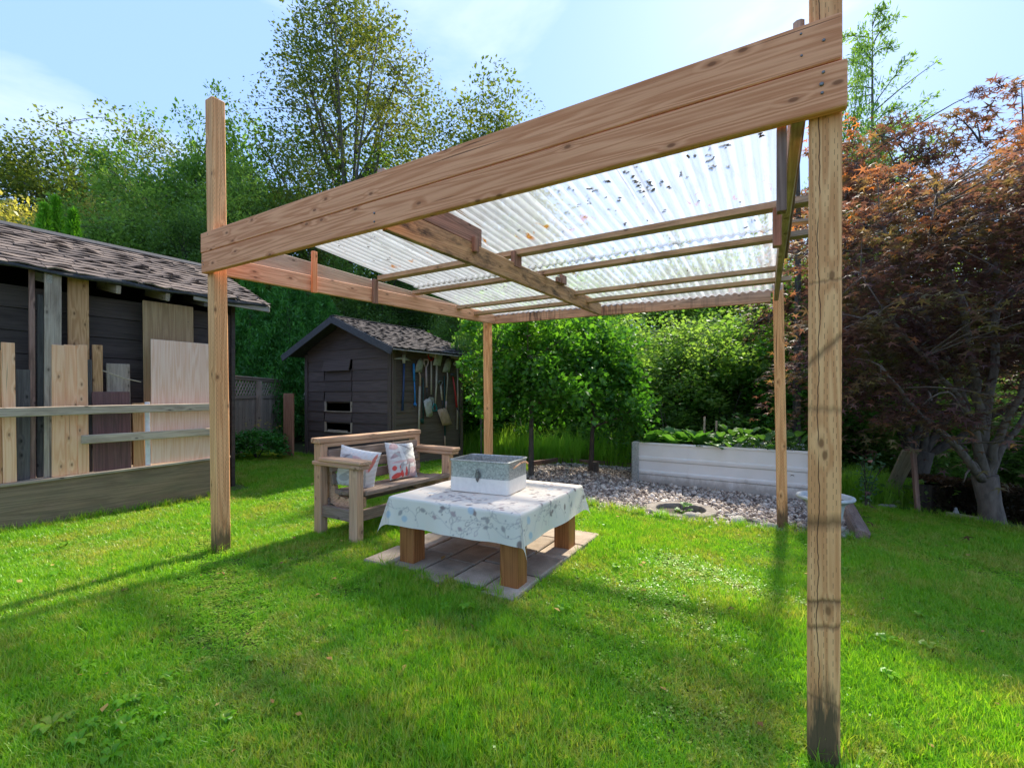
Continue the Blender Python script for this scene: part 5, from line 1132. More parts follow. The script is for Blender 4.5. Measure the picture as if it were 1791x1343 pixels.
def crownpts(r, n_, rad, shell=.5, lump=.22, low=-1.0, seed=0, cone=0.0):
    d = r.normal(0, 1, (n_*2, 3)); d /= np.linalg.norm(d, axis=1)[:, None]; d = d[d[:, 2] > low][:n_]
    az = np.arctan2(d[:, 1], d[:, 0]); el = d[:, 2]
    lm = 1+lump*(np.sin(az*3+seed)+np.sin(az*5+seed*2+el*4)+np.sin(el*7+seed*1.7))/1.8
    f = (shell+(1-shell)*r.uniform(0, 1, len(d))**.6)*lm
    P = d*f[:, None]*np.array(rad)
    if cone: t = np.clip((P[:, 2]/rad[2]+1)/2, 0, 1); P[:, :2] *= (1-cone*t)[:, None]
    return P
def trunkmesh(parts): return join(*parts)
def bez(a, b, c, n_=6): return [(a*(1-t)**2+b*2*t*(1-t)+c*t*t) for t in [i/n_ for i in range(n_+1)]]
M['bark'] = simple('tree_bark', (.13, .105, .08), (.05, .04, .032), .95, scl=22, bump=.7, bd=.02, stretch=(1, 1, .3))
M['barkg'] = simple('smooth_grey_bark', (.22, .17, .13), (.085, .065, .05), .85, scl=16, bump=.5, bd=.01, stretch=(1, 1, .35))
M['twig'] = simple('grey_brown_twig', (.17, .145, .115), (.085, .07, .055), .9, scl=12)
GREENS = {
 'mid': leafmat('foliage_mid', ((.060, .115, .028), (.155, .25, .062), (.31, .42, .12)), .5),
 'dark': leafmat('foliage_dark', ((.038, .080, .024), (.09, .16, .045), (.17, .26, .07)), .45),
 'light': leafmat('foliage_light', ((.055, .125, .028), (.145, .25, .055), (.29, .38, .11)), .46),
 'olive': leafmat('foliage_olive', ((.045, .070, .018), (.11, .145, .030), (.22, .21, .055)), .42),
 'yellow': leafmat('foliage_yellow', ((.20, .20, .05), (.42, .36, .09), (.62, .48, .16)), .4),
 'gloss': leafmat('foliage_glossy', ((.022, .070, .012), (.060, .150, .022), (.15, .26, .04)), .36, .42, 2.0, .35, .45),
 'fruit': leafmat('foliage_fruit_tree', ((.030, .105, .014), (.070, .19, .022), (.18, .33, .035)), .42, .42, 2.5, .35, .5),
 'cedar': leafmat('cedar_foliage', ((.028, .11, .022), (.065, .21, .038), (.13, .32, .06)), .35, .6, 3.0, .4),
 'bright': leafmat('bright_conifer', ((.06, .19, .015), (.14, .34, .025), (.24, .46, .04)), .38, .6),
}
def tree_meshes(nm, seed, H, rad, cz, ncl, npc, size, kind, mat, bark, tr=.14, sig=.32, shell=.45, lump=.2, low=-.8, up=.4, flat=.7, nl=9, lean=(0, 0), stems=1, cone=0.0, droop=0.0, twr=.008, limb0=.25, tintz=None):
    r = np.random.default_rng(seed); cl = crownpts(r, ncl, rad, shell, lump, low, seed, cone)+np.array((lean[0], lean[1], cz))
    n_ = len(cl); L_ = r.integers(0, n_, n_*npc); sg = sig*r.uniform(.5, 1.3, n_)[L_][:, None]
    gn = r.normal(0, 1, (len(L_), 3)); gl = np.linalg.norm(gn, axis=1)[:, None]; gn *= np.minimum(1, 1.9/gl); Pt = cl[L_]+gn*sg*np.array((1, 1, flat))
    oc = Pt-np.array((lean[0], lean[1], cz-rad[2]*.3)); oc /= np.linalg.norm(oc, axis=1)[:, None]+1e-6
    ct = r.normal(0, .18, n_)[L_]; tt = np.clip(r.uniform(0, 1, len(Pt))*.8+.1+ct, 0, 1)
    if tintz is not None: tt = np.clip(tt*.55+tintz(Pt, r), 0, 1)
    V, Fa, T_ = leaves(Pt, size, kind, r, up, droop, oc, tt); cm = npmesh('crown', V, Fa, mat, {'tint': T_})
    parts = []; rr = random.Random(seed); ends = []
    for s_ in range(stems):
        bx = (0 if stems == 1 else rr.uniform(-.25, .25)*tr*4); top = Vector((lean[0]+(rr.uniform(-.3, .3)*rad[0] if stems > 1 else 0), lean[1]+(rr.uniform(-.3, .3)*rad[1] if stems > 1 else 0), cz+rad[2]*.65))
        tp = bez(Vector((bx, 0, -.3)), Vector((bx+rr.uniform(-.1, .1)*H*.3, rr.uniform(-.05, .05)*H*.3, cz*.6)), top, 9)
        rd0 = [tr*(1.25 if i == 0 else 1)*(1-.85*i/9)/(stems**.4) for i in range(10)]; parts.append(tube(tp, rd0, 8)); ends.append(tp)
    samp = []
    for k in range(nl):
        tp = ends[k % stems]; i = rr.uniform(limb0, .8)*9; a = tp[int(i)].lerp(tp[min(int(i)+1, 9)], i % 1); e = Vector(cl[rr.randrange(n_)])
        if e.z < a.z+.1: e.z = a.z+rr.uniform(.1, .5)*rad[2]
        mid = a.lerp(e, .5)+Vector((rr.uniform(-.1, .1), rr.uniform(-.1, .1), .10))*rad[2]; q = bez(a, mid, e, 6)
        parts.append(tube(q, [tr*.42*(1-.8*j/6)*(1-.45*i/9) for j in range(7)], 6)); samp += q[2:]
    for tp in ends: samp += tp[5:]
    sa = np.array([tuple(p) for p in samp])
    for k in range(0, n_, max(1, n_//120)):
        e = cl[k]; j = np.argmin(((sa-e)**2).sum(1)); a = Vector(sa[j]); e = Vector(e); md = a.lerp(e, .5)+Vector((0, 0, (e-a).length*.12))
        parts.append(tube(bez(a, md, e, 3), [twr*1.6, twr*1.3, twr, twr*.5], 4, False))
    V, Fc = join(*parts); me = bpy.data.meshes.new('trunk'); me.from_pydata([tuple(v) for v in V], [], Fc); me.materials.append(bark)
    me.polygons.foreach_set('use_smooth', [True]*len(me.polygons)); me.update(); return me, cm
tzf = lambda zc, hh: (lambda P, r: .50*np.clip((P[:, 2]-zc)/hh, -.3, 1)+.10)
def place_tree(name, label, cat, grp, meshes, loc, rz=0, s_=(1, 1, 1)):
    Mx = Matrix.Translation(Vector(loc)) @ Matrix.Rotation(rz, 4, 'Z') @ Matrix.Diagonal((*s_, 1))
    root = thing(name, label, cat, M=Mx, group=grp); inst('trunk', meshes[0], root, Mx); inst('crown', meshes[1], root, Mx); return root
def at(xpx, Z): return ((xpx-CX)/F*Z, Z)
def loc_(xpx, Z): x, y = at(xpx, Z); return (x, y, g1(x, y))
def ztop(y, Z): return CH+(HY-y)/F*Z

# tall thin-leaved tree (sky seen through)
Z = 19.0; x, y = at(612, Z); H = 18.5
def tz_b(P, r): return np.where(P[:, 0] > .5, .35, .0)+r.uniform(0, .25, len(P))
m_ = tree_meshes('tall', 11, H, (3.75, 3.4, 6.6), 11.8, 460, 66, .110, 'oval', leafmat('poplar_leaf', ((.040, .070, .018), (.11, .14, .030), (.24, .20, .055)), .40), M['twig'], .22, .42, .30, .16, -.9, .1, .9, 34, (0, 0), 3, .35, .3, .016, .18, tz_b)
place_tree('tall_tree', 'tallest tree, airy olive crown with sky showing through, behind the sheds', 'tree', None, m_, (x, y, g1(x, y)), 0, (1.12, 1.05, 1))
# crown right of it
m_b = tree_meshes('broad', 12, 11, (3.4, 3.2, 3.6), 8.6, 260, 150, .115, 'oval', GREENS['olive'], M['bark'], .25, .5, .5, .25, -.9, .3, .8, 14, cone=.3)
place_tree('broadleaf_tree', 'olive green tree showing above the front beam, right of the tallest tree', 'tree', None, m_b, loc_(838, 18), .6, (1.02, 1, 1.03))
# generic forest meshes
fm = {}
fm['a'] = tree_meshes('fa', 21, 9, (2.7, 2.6, 3.7), 4.6, 330, 130, .105, 'oval', GREENS['mid'], M['bark'], .18, .34, .45, .30, -1, .3, .8, 10, cone=.35)
fm['b'] = tree_meshes('fb', 22, 9, (2.9, 2.7, 3.4), 4.2, 330, 120, .102, 'oval', GREENS['light'], M['bark'], .18, .32, .42, .32, -1, .3, .75, 10, cone=.25)
fm['c'] = tree_meshes('fc', 23, 9, (2.6, 2.6, 4.2), 4.7, 330, 125, .102, 'oval', GREENS['dark'], M['bark'], .2, .34, .5, .26, -1, .3, .8, 10, cone=.45)
fm['d'] = tree_meshes('fd', 24, 9, (2.8, 2.6, 3.9), 5.0, 290, 125, .10, 'oval', GREENS['olive'], M['twig'], .18, .32, .35, .30, -.8, .2, .85, 12, cone=.35, stems=2)
fm['y'] = tree_meshes('fy', 25, 7, (2.6, 2.4, 2.6), 3.8, 200, 90, .14, 'oval', GREENS['yellow'], M['bark'], .18, .4, .55, .25, -1, .3, .7, 9)
FOR = [  # x px, depth, top px, mesh, width scale, label
 (-60, 22, 270, 'd', 1.1, 'olive tree at the left picture edge above the wood shed'),
 (75, 21, 262, 'd', 1.15, 'wispy olive tree over the middle of the wood shed roof'),
 (30, 15, 352, 'y', .75, 'yellow leaved tree just above the left end of the shed roof'),
 (165, 23, 232, 'd', 1.15, 'tallest of the wispy olive trees left of the free standing post'),
 (185, 14.5, 345, 'y', .55, 'small yellow topped tree behind the round green tree'),
 (225, 13, 330, 'a', .95, 'dense mid green round tree above the shed roof beside the post'),
 (130, 14, 345, 'b', .75, 'fresh green tree behind the young conifers'),
 (268, 20, 262, 'd', .85, 'dark wispy tree top immediately left of the free standing post'),
 (340, 17, 205, 'b', .72, 'slender light green tree directly behind the free standing post'),
 (440, 18, 225, 'b', .95, 'yellow green tree between the post and the tallest tree'),
 (320, 12.5, 395, 'c', .8, 'dark green tree low behind the end of the shed roof'),
 (420, 14.5, 300, 'a', .85, 'mid green tree right of the free standing post above the beam'),
 (520, 16, 300, 'd', 1.0, 'olive tree below the left side of the tallest tree'),
 (600, 13.5, 475, 'c', .9, 'dark tree behind the tool shed ridge, left one'),
 (690, 14.5, 445, 'c', .95, 'dark tree behind the tool shed ridge, right one'),
 (700, 21, 300, 'a', 1.2, 'green tree filling below the right side of the tallest tree'),
 (790, 17, 330, 'a', 1.0, 'green tree behind the pergola roof above the tool shed'),
 (800, 12.0, 545, 'c', .6, 'dark tree just right of the tool shed behind the back post'),
 (880, 15, 430, 'b', .95, 'light green tree behind the left small garden tree'),
 (985, 16, 440, 'a', 1.0, 'mid green tree between and behind the two small garden trees'),
 (1060, 13.5, 520, 'c', .8, 'dark green tree right behind the second small garden tree'),
 (1130, 17, 440, 'b', 1.0, 'light green tree above the left end of the planter'),
 (1230, 15, 440, 'a', 1.0, 'mid green tree above the middle of the planter'),
 (1330, 17.5, 420, 'b', 1.0, 'light tree behind the right back post'),
 (1420, 15, 430, 'a', 1.0, 'green tree behind the right front post'),
 (1530, 17, 440, 'c', 1.1, 'dark tree behind the left half of the red maple'),
 (1625, 14.5, 490, 'b', .9, 'light green tree glimpsed through the centre of the maple'),
 (1720, 17, 420, 'a', 1.1, 'green tree behind the right half of the maple'),
 (1830, 15, 400, 'c', 1.1, 'dark green tree at the right picture edge behind the maple'),
 (1960, 17, 380, 'a', 1.2, 'green tree beyond the right picture edge'),
 (-190, 18, 300, 'a', 1.2, 'green tree beyond the left picture edge'),
]
zt_ = {'a': 8.4, 'b': 7.8, 'c': 8.9, 'd': 9.1, 'y': 6.4}
for i, (xp, Z, tp, k, ws, lab) in enumerate(FOR):
    x, y, z = loc_(xp, Z); s_ = (ztop(tp, Z)-z)/zt_[k]; w = ws*max(.75, min(1.5, s_))
    place_tree('forest_tree', lab, 'tree', 'trees of the wood behind the garden', fm[k], (x, y, z), i*2.4, (w, w, s_))
# big dense shrubs making the green wall under the roof line
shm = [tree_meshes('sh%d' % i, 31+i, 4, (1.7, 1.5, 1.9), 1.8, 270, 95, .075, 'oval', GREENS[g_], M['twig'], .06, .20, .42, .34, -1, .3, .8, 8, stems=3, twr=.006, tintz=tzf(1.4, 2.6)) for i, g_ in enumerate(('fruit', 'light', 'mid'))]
SHR = [(1095, 11.5, 590, 1, 1.0, 'lighter loose shrub behind the left end of the planter'), (1175, 11.0, 548, 1, 1.25, 'dense pale green shrub behind the planter, left of centre'), (1270, 11.6, 540, 2, 1.25, 'dense shrub behind the middle of the planter'), (1345, 10.6, 545, 0, 1.15, 'glossy shrub behind the right back post'),
 (1430, 11.5, 560, 2, 1.1, 'shrub behind the right front post above the urn'), (1520, 10.6, 640, 1, 1.0, 'pale green shrub under the left side of the maple'), (1590, 12, 640, 1, 1.2, 'tall shrub behind the old board frame'), (1680, 11.5, 690, 1, 1.1, 'shrub behind the maple trunk'), (1790, 11, 700, 1, 1.1, 'pale green shrub at the right picture edge below the maple'),
 (835, 11.2, 610, 0, .95, 'dark shrub between the tool shed and the back post'), (900, 12.2, 600, 2, 1.1, 'green shrub behind the trunk of the left small tree'), (1000, 12.4, 610, 0, 1.1, 'dark shrub behind the second small tree')]
for i, (xp, Z, tp, k, ws, lab) in enumerate(SHR):
    x, y, z = loc_(xp, Z); s_ = (ztop(tp, Z)-z)/3.75
    place_tree('large_shrub', lab, 'shrub', 'large shrubs at the edge of the wood', shm[k], (x, y, z), i*1.9, (ws, ws, s_))
# dark mass of the wood farther back
r = np.random.default_rng(77); nW = 60000
Pf = np.stack([r.uniform(-34, 36, nW), 23.5+r.uniform(0, 5, nW), np.zeros(nW)], 1); Pf[:, 1] += .01*Pf[:, 0]**2*-.25
Pf[:, 2] = gz(Pf[:, 0], Pf[:, 1])+r.uniform(0, 1, nW)**.8*(6.2+1.3*np.sin(Pf[:, 0]*.8)+.8*np.sin(Pf[:, 0]*2.1))
V, Fa, T_ = leaves(Pf, .42, 'oval', r, .2, 0, None, None)
tag(inst('distant_wood', npmesh('distant_wood', V, Fa, GREENS['mid'], {'tint': T_})), 'dark green mass of the wood farther back', 'wood', kind='stuff')
# cedar hedge left of the tool shed
def conifer_mesh(seed, H, rad, n_, size, mat, cone=.75, lump=.10, nfr=0):
    r = np.random.default_rng(seed); t = r.uniform(0, 1, n_)**.85; az = r.uniform(0, 6.283, n_)
    prof = (1-t**(2.4 if cone < .6 else 1.15))*(1-.25*(1-t)**6); lm = 1+lump*(np.sin(az*5+t*9+seed)+np.sin(az*9-t*17))+.05*np.sin(t*60+az*7)
    rr = rad*prof*lm*(1-.22*r.uniform(0, 1, n_)**2.0)
    P = np.stack([rr*np.cos(az), rr*np.sin(az), t*H], 1); oc = np.stack([np.cos(az)*.8, np.sin(az)*.8, np.full(n_, 1.1)], 1)
    V, Fa, T_ = leaves(P, size, 'spray', r, 0.0, -.2, oc, None, .3); cm = npmesh('crown', V, Fa, mat, {'tint': T_})
    v, f = tube([(0, 0, -.2), (0, 0, H*.5), (0, 0, H*.96)], [rad*.10, rad*.07, rad*.01], 7); me = bpy.data.meshes.new('trunk'); me.from_pydata([tuple(q) for q in v], [], f); me.materials.append(M['bark']); return me, cm
hm = [conifer_mesh(51, 3.9, 1.05, 26000, .085, GREENS['cedar'], .5), conifer_mesh(52, 3.9, 1.0, 26000, .085, GREENS['cedar'], .5)]
for i, (xp, Z, tp, w, lab) in enumerate(((372, 11.6, 462, 1.1, 'columnar cedar of the hedge half hidden behind the wood shed end'), (440, 11.2, 478, 1.1, 'columnar cedar of the hedge rising right of the wood shed roof corner'), (505, 11.3, 478, 1.05, 'tall columnar cedar of the hedge above the lattice fence'), (560, 11.6, 500, .95, 'cedar of the hedge beside the left slope of the tool shed roof'))):
    x, y, z = loc_(xp, Z); place_tree('hedge_cedar', lab, 'conifer', 'cedar hedge behind the fence', hm[i % 2], (x, y, z), i*1.3, (w, w, (ztop(tp, Z)-z)/3.9))
cmn = conifer_mesh(55, 3.2, .62, 12000, .085, GREENS['bright'], .9, .22)
for i, (xp, Z, tp, lab) in enumerate(((78, 9.6, 362, 'leftmost of three bright young conifers above the shed roof'), (98, 9.9, 350, 'middle and tallest bright young conifer above the shed roof'), (128, 9.7, 372, 'rightmost of three bright young conifers above the shed roof'))):
    x, y, z = loc_(xp, Z); place_tree('young_conifer', lab, 'conifer', 'young conifers behind the wood shed', cmn, (x, y, z), i*2, (1, 1, (ztop(tp, Z)-z)/3.2))
# sparse fir top right
def fir_mesh(seed):
    r = random.Random(seed); parts = [tube([(0, 0, -.3), (.08, 0, 5), (.05, 0, 9.5), (0, 0, 12.1)], [.18, .11, .045, .008], 7)]; pts = []; outd = []
    for k in range(46):
        z = 4.5+7.6*k/46; a = r.uniform(0, 6.28); ln = (1.9 if z < 10.5 else 1.1)*r.uniform(.55, 1.15)*(1-.35*max(0, (z-10)/3)); 
        e = Vector((math.cos(a)*ln, math.sin(a)*ln, z+r.uniform(-.15, .35))); q = bez(Vector((0, 0, z)), Vector((math.cos(a)*ln*.5, math.sin(a)*ln*.5, z+.25)), e, 5); parts.append(tube(q, [.022, .019, .015, .011, .008, .005], 4, False))
        dens = 170 if r.random() < .8 else 60
        for _ in range(dens):
            t = r.uniform(.25, 1.05)*5; b = q[min(int(t), 4)].lerp(q[min(int(t)+1, 5)], t % 1); sp = .17; pts.append((b.x+r.gauss(0, sp*.7), b.y+r.gauss(0, sp*.7), b.z+r.gauss(0, sp*.3))); outd.append((math.cos(a)*.6, math.sin(a)*.6, .35))
    rr = np.random.default_rng(seed); V, Fa, T_ = leaves(np.array(pts), .14, 'spray', rr, .3, 0, np.array(outd), None); cm = npmesh('crown', V, Fa, GREENS['mid'], {'tint': T_})
    v, f = join(*parts); me = bpy.data.meshes.new('trunk'); me.from_pydata([tuple(q) for q in v], [], f); me.materials.append(M['twig']); return me, cm
x, y, z = loc_(1526, 16); place_tree('fir_tree', 'thin sparse fir rising above the maple, right of the front post top', 'conifer', None, fir_mesh(3), (x, y, z), 1.0, (1, 1, (ztop(22, 16)-z)/12.3))
x, y, z = loc_(1492, 13); place_tree('broadleaf_tree', 'bright green bushy tree top between the front post and the maple', 'tree', None, fm['b'], (x, y, z), 1.0, (.42, .42, (ztop(108, 13)-z)/7.8))
# bare twig tips right of the front beam top
x, y, z = loc_(1392, 9)
parts = [tube([(0, 0, -.2), (.05, 0, 5), (0.02, 0, 8.1)], [.09, .05, .010], 6), tube([(0.03, 0, 7.1), (.10, 0, 7.9), (.16, 0, 8.7)], [.012, .010, .004], 5), tube([(0.03, 0, 7.3), (-.1, 0, 8.0), (-.17, 0, 8.5)], [.012, .009, .004], 5), tube([(-.1, 0, 8.0), (-.02, 0, 8.45), (-.02, 0, 8.8)], [.008, .006, .003], 5), tube([(.10, 0, 7.9), (.2, .02, 8.1), (.27, 0, 8.25)], [.008, .006, .003], 5)]
rt = thing('bare_sapling', 'thin bare-topped tree with leafless twigs against the sky behind the beam end', 'tree', (x, y, z)); v, f = join(*parts); mk('trunk', v, f, M['bark'], rt, Matrix.Translation((x, y, z)))

# ---- two small garden trees
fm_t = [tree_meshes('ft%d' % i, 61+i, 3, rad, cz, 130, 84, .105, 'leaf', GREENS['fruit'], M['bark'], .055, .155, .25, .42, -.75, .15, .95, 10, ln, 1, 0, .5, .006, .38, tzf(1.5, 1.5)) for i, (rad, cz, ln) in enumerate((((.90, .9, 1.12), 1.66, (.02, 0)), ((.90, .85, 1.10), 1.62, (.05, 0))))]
place_tree('small_fruit_tree', 'small leafy garden tree rising behind the tin, left of the two', 'tree', 'small garden trees in the gravel', fm_t[0], (.30, 7.35, g1(.28, 7.35)), 0, (.95, .95, .98))
place_tree('small_fruit_tree', 'small leafy garden tree in the gravel nearer the planter, right of the two', 'tree', 'small garden trees in the gravel', fm_t[1], (1.34, 8.07, g1(1.34, 8.07)), .4, (.98, .98, 1.05))
sh_m = tree_meshes('sh9', 71, 2, (.75, .6, .8), 1.75, 70, 50, .11, 'leaf', GREENS['light'], M['twig'], .03, .18, .5, .25, -1, .1, .9, 6, stems=2)
place_tree('leafy_shrub', 'light green leafy shrub overhanging the back corner of the tool shed', 'shrub', None, sh_m, (-.62, 9.35, 0), 0, (.62, .7, 1.15))
stp = Vector((1.42, 8.0, g1(1.42, 8.0))); tag(mk('tree_stump', *tube([stp-UP*.05, stp+UP*.14, stp+UP*.17], [.07, .06, .045], 9), M['bark'], None), 'small mossy stump beside the right small garden tree', 'stump')
# feathery tall weeds behind the gravel
def weed_mesh(seed, n_, h, rad, w, mat):
    r = random.Random(seed); V = []; Fc = []; T_ = []
    for _ in range(n_):
        a = r.uniform(0, 6.28); d = rad*math.sqrt(r.random()); b = Vector((d*math.cos(a), d*math.sin(a), 0)); la = r.uniform(0, 6.28); hh = h*r.uniform(.5, 1.15)
        ln = Vector((math.cos(la), math.sin(la), 0))*hh*r.uniform(.1, .5); sd_ = Vector((-math.sin(la), math.cos(la), 0))*w; pr = None; tt = r.random()
        for k in range(4):
            t = k/3; p = b+ln*t*t+UP*(hh*t*(1-.25*t)); ww = sd_*(1-.85*t); V += [p-ww, p+ww]; T_ += [tt, tt]
            if k: n0 = len(V); Fc.append((n0-4, n0-3, n0-1, n0-2))
    return npmesh('foliage', V, Fc, mat, {'tint': T_})
fern = leafmat('feathery_green', ((.12, .25, .03), (.24, .42, .05), (.38, .54, .09)), .55)
wm = [weed_mesh(80+i, 420, .62, .33, .006, fern) for i in range(2)]
for i in range(26):
    xp = 835+i*11.5+random.uniform(-5, 5); Z = random.uniform(9.6, 10.3); x, y, z = loc_(xp, Z)
    tag(inst('feathery_plant', wm[i % 2], None, Matrix.Translation((x, y, z-.03)) @ Matrix.Rotation(i, 4, 'Z') @ Matrix.Diagonal((1.2, 1.2, random.uniform(.9, 1.6), 1))), 'feathery bright green tall weed behind the gravel bed edging', 'plant', 'feathery weeds behind the gravel')
for i in range(12):
    xp = 1480+random.uniform(0, 95); Z = random.uniform(6.6, 8.2); x, y, z = loc_(xp, Z)
    tag(inst('grass_clump', wm[i % 2], None, Matrix.Translation((x, y, z-.03)) @ Matrix.Rotation(i, 4, 'Z') @ Matrix.Diagonal((.8, .8, random.uniform(.6, 1.1), 1))), 'tall grass clump right of the front post beyond the lawn', 'grass clump', 'tall grass clumps beyond the right front post')
# undergrowth along the wood edge (ground cover)
r = np.random.default_rng(90); nU = 16000; uz = r.uniform(6.2, 15, nU); ux = r.uniform(-.45, 1.3, nU)*uz; k = ~inpoly(ux, uz, LAWN) & ~inpoly(ux, uz, GRAVEL) & ~((uz < 9.8) & (ux < 4.6)); ux, uz = ux[k], uz[k]
V, Fa, T_ = leaves(np.stack([ux, uz, gz(ux, uz)+r.uniform(0, .38, len(ux))], 1), .09, 'oval', r, .5); tag(inst('undergrowth', npmesh('undergrowth', V, Fa, GREENS['mid'], {'tint': T_})), 'low green undergrowth at the edge of the wood', 'undergrowth', kind='stuff')
# rose bush beside the right front post
x, y, z = loc_(1518, 6.0); rs = thing('rose_bush', 'small rose bush with pale rounded leaves and one pink flower', 'shrub', (x, y, z)); rr = random.Random(4); prt = []; pts = []
for k in range(7):
    e = Vector((rr.uniform(-.32, .34), rr.uniform(-.15, .15), rr.uniform(.25, .72))); q = bez(Vector((rr.uniform(-.04, .04), 0, 0)), Vector((e.x*.3, e.y*.3, e.z*.8)), e, 5); prt.append(tube(q, .005, 5, False))
    for j in range(2, 6):
        for _ in range(7): pts.append(tuple(q[j]+Vector((rr.gauss(0, .045), rr.gauss(0, .045), rr.gauss(0, .035)))))
v, f = join(*prt); mk('stems', v, f, M['bark'], rs, Matrix.Translation((x, y, z)))
V, Fa, T_ = leaves(np.array(pts), .058, 'leaf', np.random.default_rng(5), .6); inst('foliage', npmesh('foliage', V*np.array((1, 1, 1)), Fa, leafmat('rose_leaf', ((.05, .12, .05), (.09, .18, .08), (.16, .27, .13)), .3), {'tint': T_}), rs, Matrix.Translation((x, y, z)))
mk('flower', *lathe([(0, .0), (.022, .005), (.03, .02), (.024, .034), (.01, .03), (0, .036)], 9), simple('pink_petal', (.65, .30, .24), (.6, .22, .18), .6), rs, Matrix.Translation((x-.02, y-.06, z+.60)), True)
# low clipped brown hedge under the maple
hA, hB = px(1612, 880, 6.55), px(1800, 900, 6.1); r = np.random.default_rng(91); nH = 15000; t = r.uniform(-.02, 1.05, nH); q = r.uniform(0, 1, nH)
hx, hy = hA.x+(hB.x-hA.x)*t, hA.y+(hB.y-hA.y)*t; side = r.uniform(0, 1, nH) < .5; off = np.where(side, -.28+r.normal(0, .02, nH), r.uniform(-.28, .35, nH)); hh = np.where(side, r.uniform(0, .42, nH), .42+r.normal(0, .015, nH))
P = np.stack([hx, hy+off, gz(hx, hy)+hh+.02], 1); V, Fa, T_ = leaves(P, .035, 'oval', r, .3, 0, None, np.clip(np.where(hh > .38, .75, .2)+r.normal(0, .15, nH), 0, 1))
c0 = Vector((float(hA.x), float(hA.y), g1(hA.x, hA.y))); hd = thing('low_hedge', 'low clipped dark brown hedge with reddish top beside the maple trunk', 'hedge', c0)
inst('foliage', npmesh('foliage', V-np.array(c0), Fa, leafmat('brown_hedge_leaf', ((.018, .016, .010), (.05, .035, .018), (.19, .085, .045)), .25), {'tint': T_}), hd, Matrix.Translation(c0))
mk('stems', *join(*[tube([Vector((hA.x+(hB.x-hA.x)*k/12, hA.y+(hB.y-hA.y)*k/12, g1(hA.x, hA.y)-.1))-c0, Vector((hA.x+(hB.x-hA.x)*k/12, hA.y+(hB.y-hA.y)*k/12, g1(hA.x, hA.y)+.36))-c0], [.03, .12], 6) for k in range(13)]), M['bark'], hd, Matrix.Translation(c0))
# yellow flower shrub by the fence
x, y, z = loc_(450, 8.35); fs = thing('flowering_shrub', 'low dark green shrub with small yellow flowers in front of the fence', 'shrub', (x, y, z)); r = np.random.default_rng(92)
P = crownpts(r, 2600, (.52, .36, .34), .6, .12, -.2, 2)+np.array((0, 0, .18)); P = P+r.normal(0, .03, P.shape); V, Fa, T_ = leaves(P, .055, 'oval', r, .5); inst('foliage', npmesh('foliage', V, Fa, GREENS['cedar'], {'tint': T_}), fs, Matrix.Translation((x, y, z)))
fl = []
for k in range(26): a = random.uniform(-.55, .5); b = random.uniform(-.32, .1); fl.append(lathe([(0, .012), (.012, .006), (.022, .012)], 6)); fl[-1] = ([(v_[0]+a, v_[1]+b, v_[2]+.50+random.uniform(0, .0)+.10*math.cos(a*3)-abs(a)*.12+.02*(k % 5)) for v_ in fl[-1][0]], fl[-1][1])
v, f = join(*fl); tag(mk('flowers', v, f, simple('yellow_petal', (.75, .58, .02), (.7, .5, .02), .5), fs, Matrix.Translation((x, y, z))), kind='stuff')
mk('stems', *join(*[tube([(0, 0, -.02), (random.uniform(-.3, .3), random.uniform(-.2, .2), .42)], [.01, .005], 5) for _ in range(9)]), M['bark'], fs, Matrix.Translation((x, y, z)))

# ---- Japanese maple
mb = Vector(loc_(1736, 5.75)); rt = thing('japanese_maple', 'large Japanese maple with dark purple leaves turning red and orange on top', 'tree', mb)
rr = random.Random(12); parts = []; samp = []
def mp_(x, y, Z): return px(x, y, Z)-mb
base = [Vector((.03, 0, -.35)), Vector((.0, 0, .0)), mp_(1731, 880, 5.75), mp_(1722, 832, 5.75)]
parts.append(tube(base, [.17, .135, .115, .13], 12))
LIMB = [([(1720, 838), (1700, 815), (1668, 775), (1610, 725), (1585, 700), (1540, 640)], 5.7, 5.1, .052), ([(1722, 838), (1712, 790), (1700, 735), (1672, 690), (1630, 640), (1560, 560)], 5.75, 5.2, .058), ([(1724, 838), (1722, 780), (1716, 735), (1705, 670), (1690, 570), (1660, 470), (1640, 390)], 5.75, 5.6, .065),
 ([(1728, 838), (1735, 790), (1752, 755), (1775, 710), (1800, 650), (1840, 520)], 5.75, 5.3, .055), ([(1732, 838), (1750, 785), (1775, 755), (1812, 690), (1880, 600)], 5.8, 6.0, .05), ([(1726, 838), (1718, 770), (1740, 640), (1745, 520), (1738, 420), (1730, 350)], 5.85, 6.3, .06), ([(1722, 838), (1705, 760), (1668, 650), (1610, 540), (1570, 460), (1545, 400)], 5.85, 5.9, .05)]
for pts_, za, zb, r0 in LIMB:
    n_ = len(pts_); P = [mp_(a, b, za+(zb-za)*i/(n_-1)) for i, (a, b) in enumerate(pts_)]
    Q_ = []
    for i in range(n_-1):
        for k in range(3): Q_.append(P[i].lerp(P[i+1], k/3)+Vector((rr.gauss(0, .008), rr.gauss(0, .01), rr.gauss(0, .008))))
    Q_.append(P[-1]); parts.append(tube(Q_, [r0*(1-.75*i/len(Q_)) for i in range(len(Q_))], 8)); samp += Q_[5:]
parts.append(tube([mp_(1716, 830, 5.68), mp_(1700, 815, 5.6), mp_(1690, 828, 5.55), mp_(1686, 842, 5.55)], [.025, .018, .012, .005], 6)); parts.append(tube([mp_(1716, 828, 5.68), mp_(1708, 812, 5.6), mp_(1702, 806, 5.6)], [.02, .014, .006], 6))
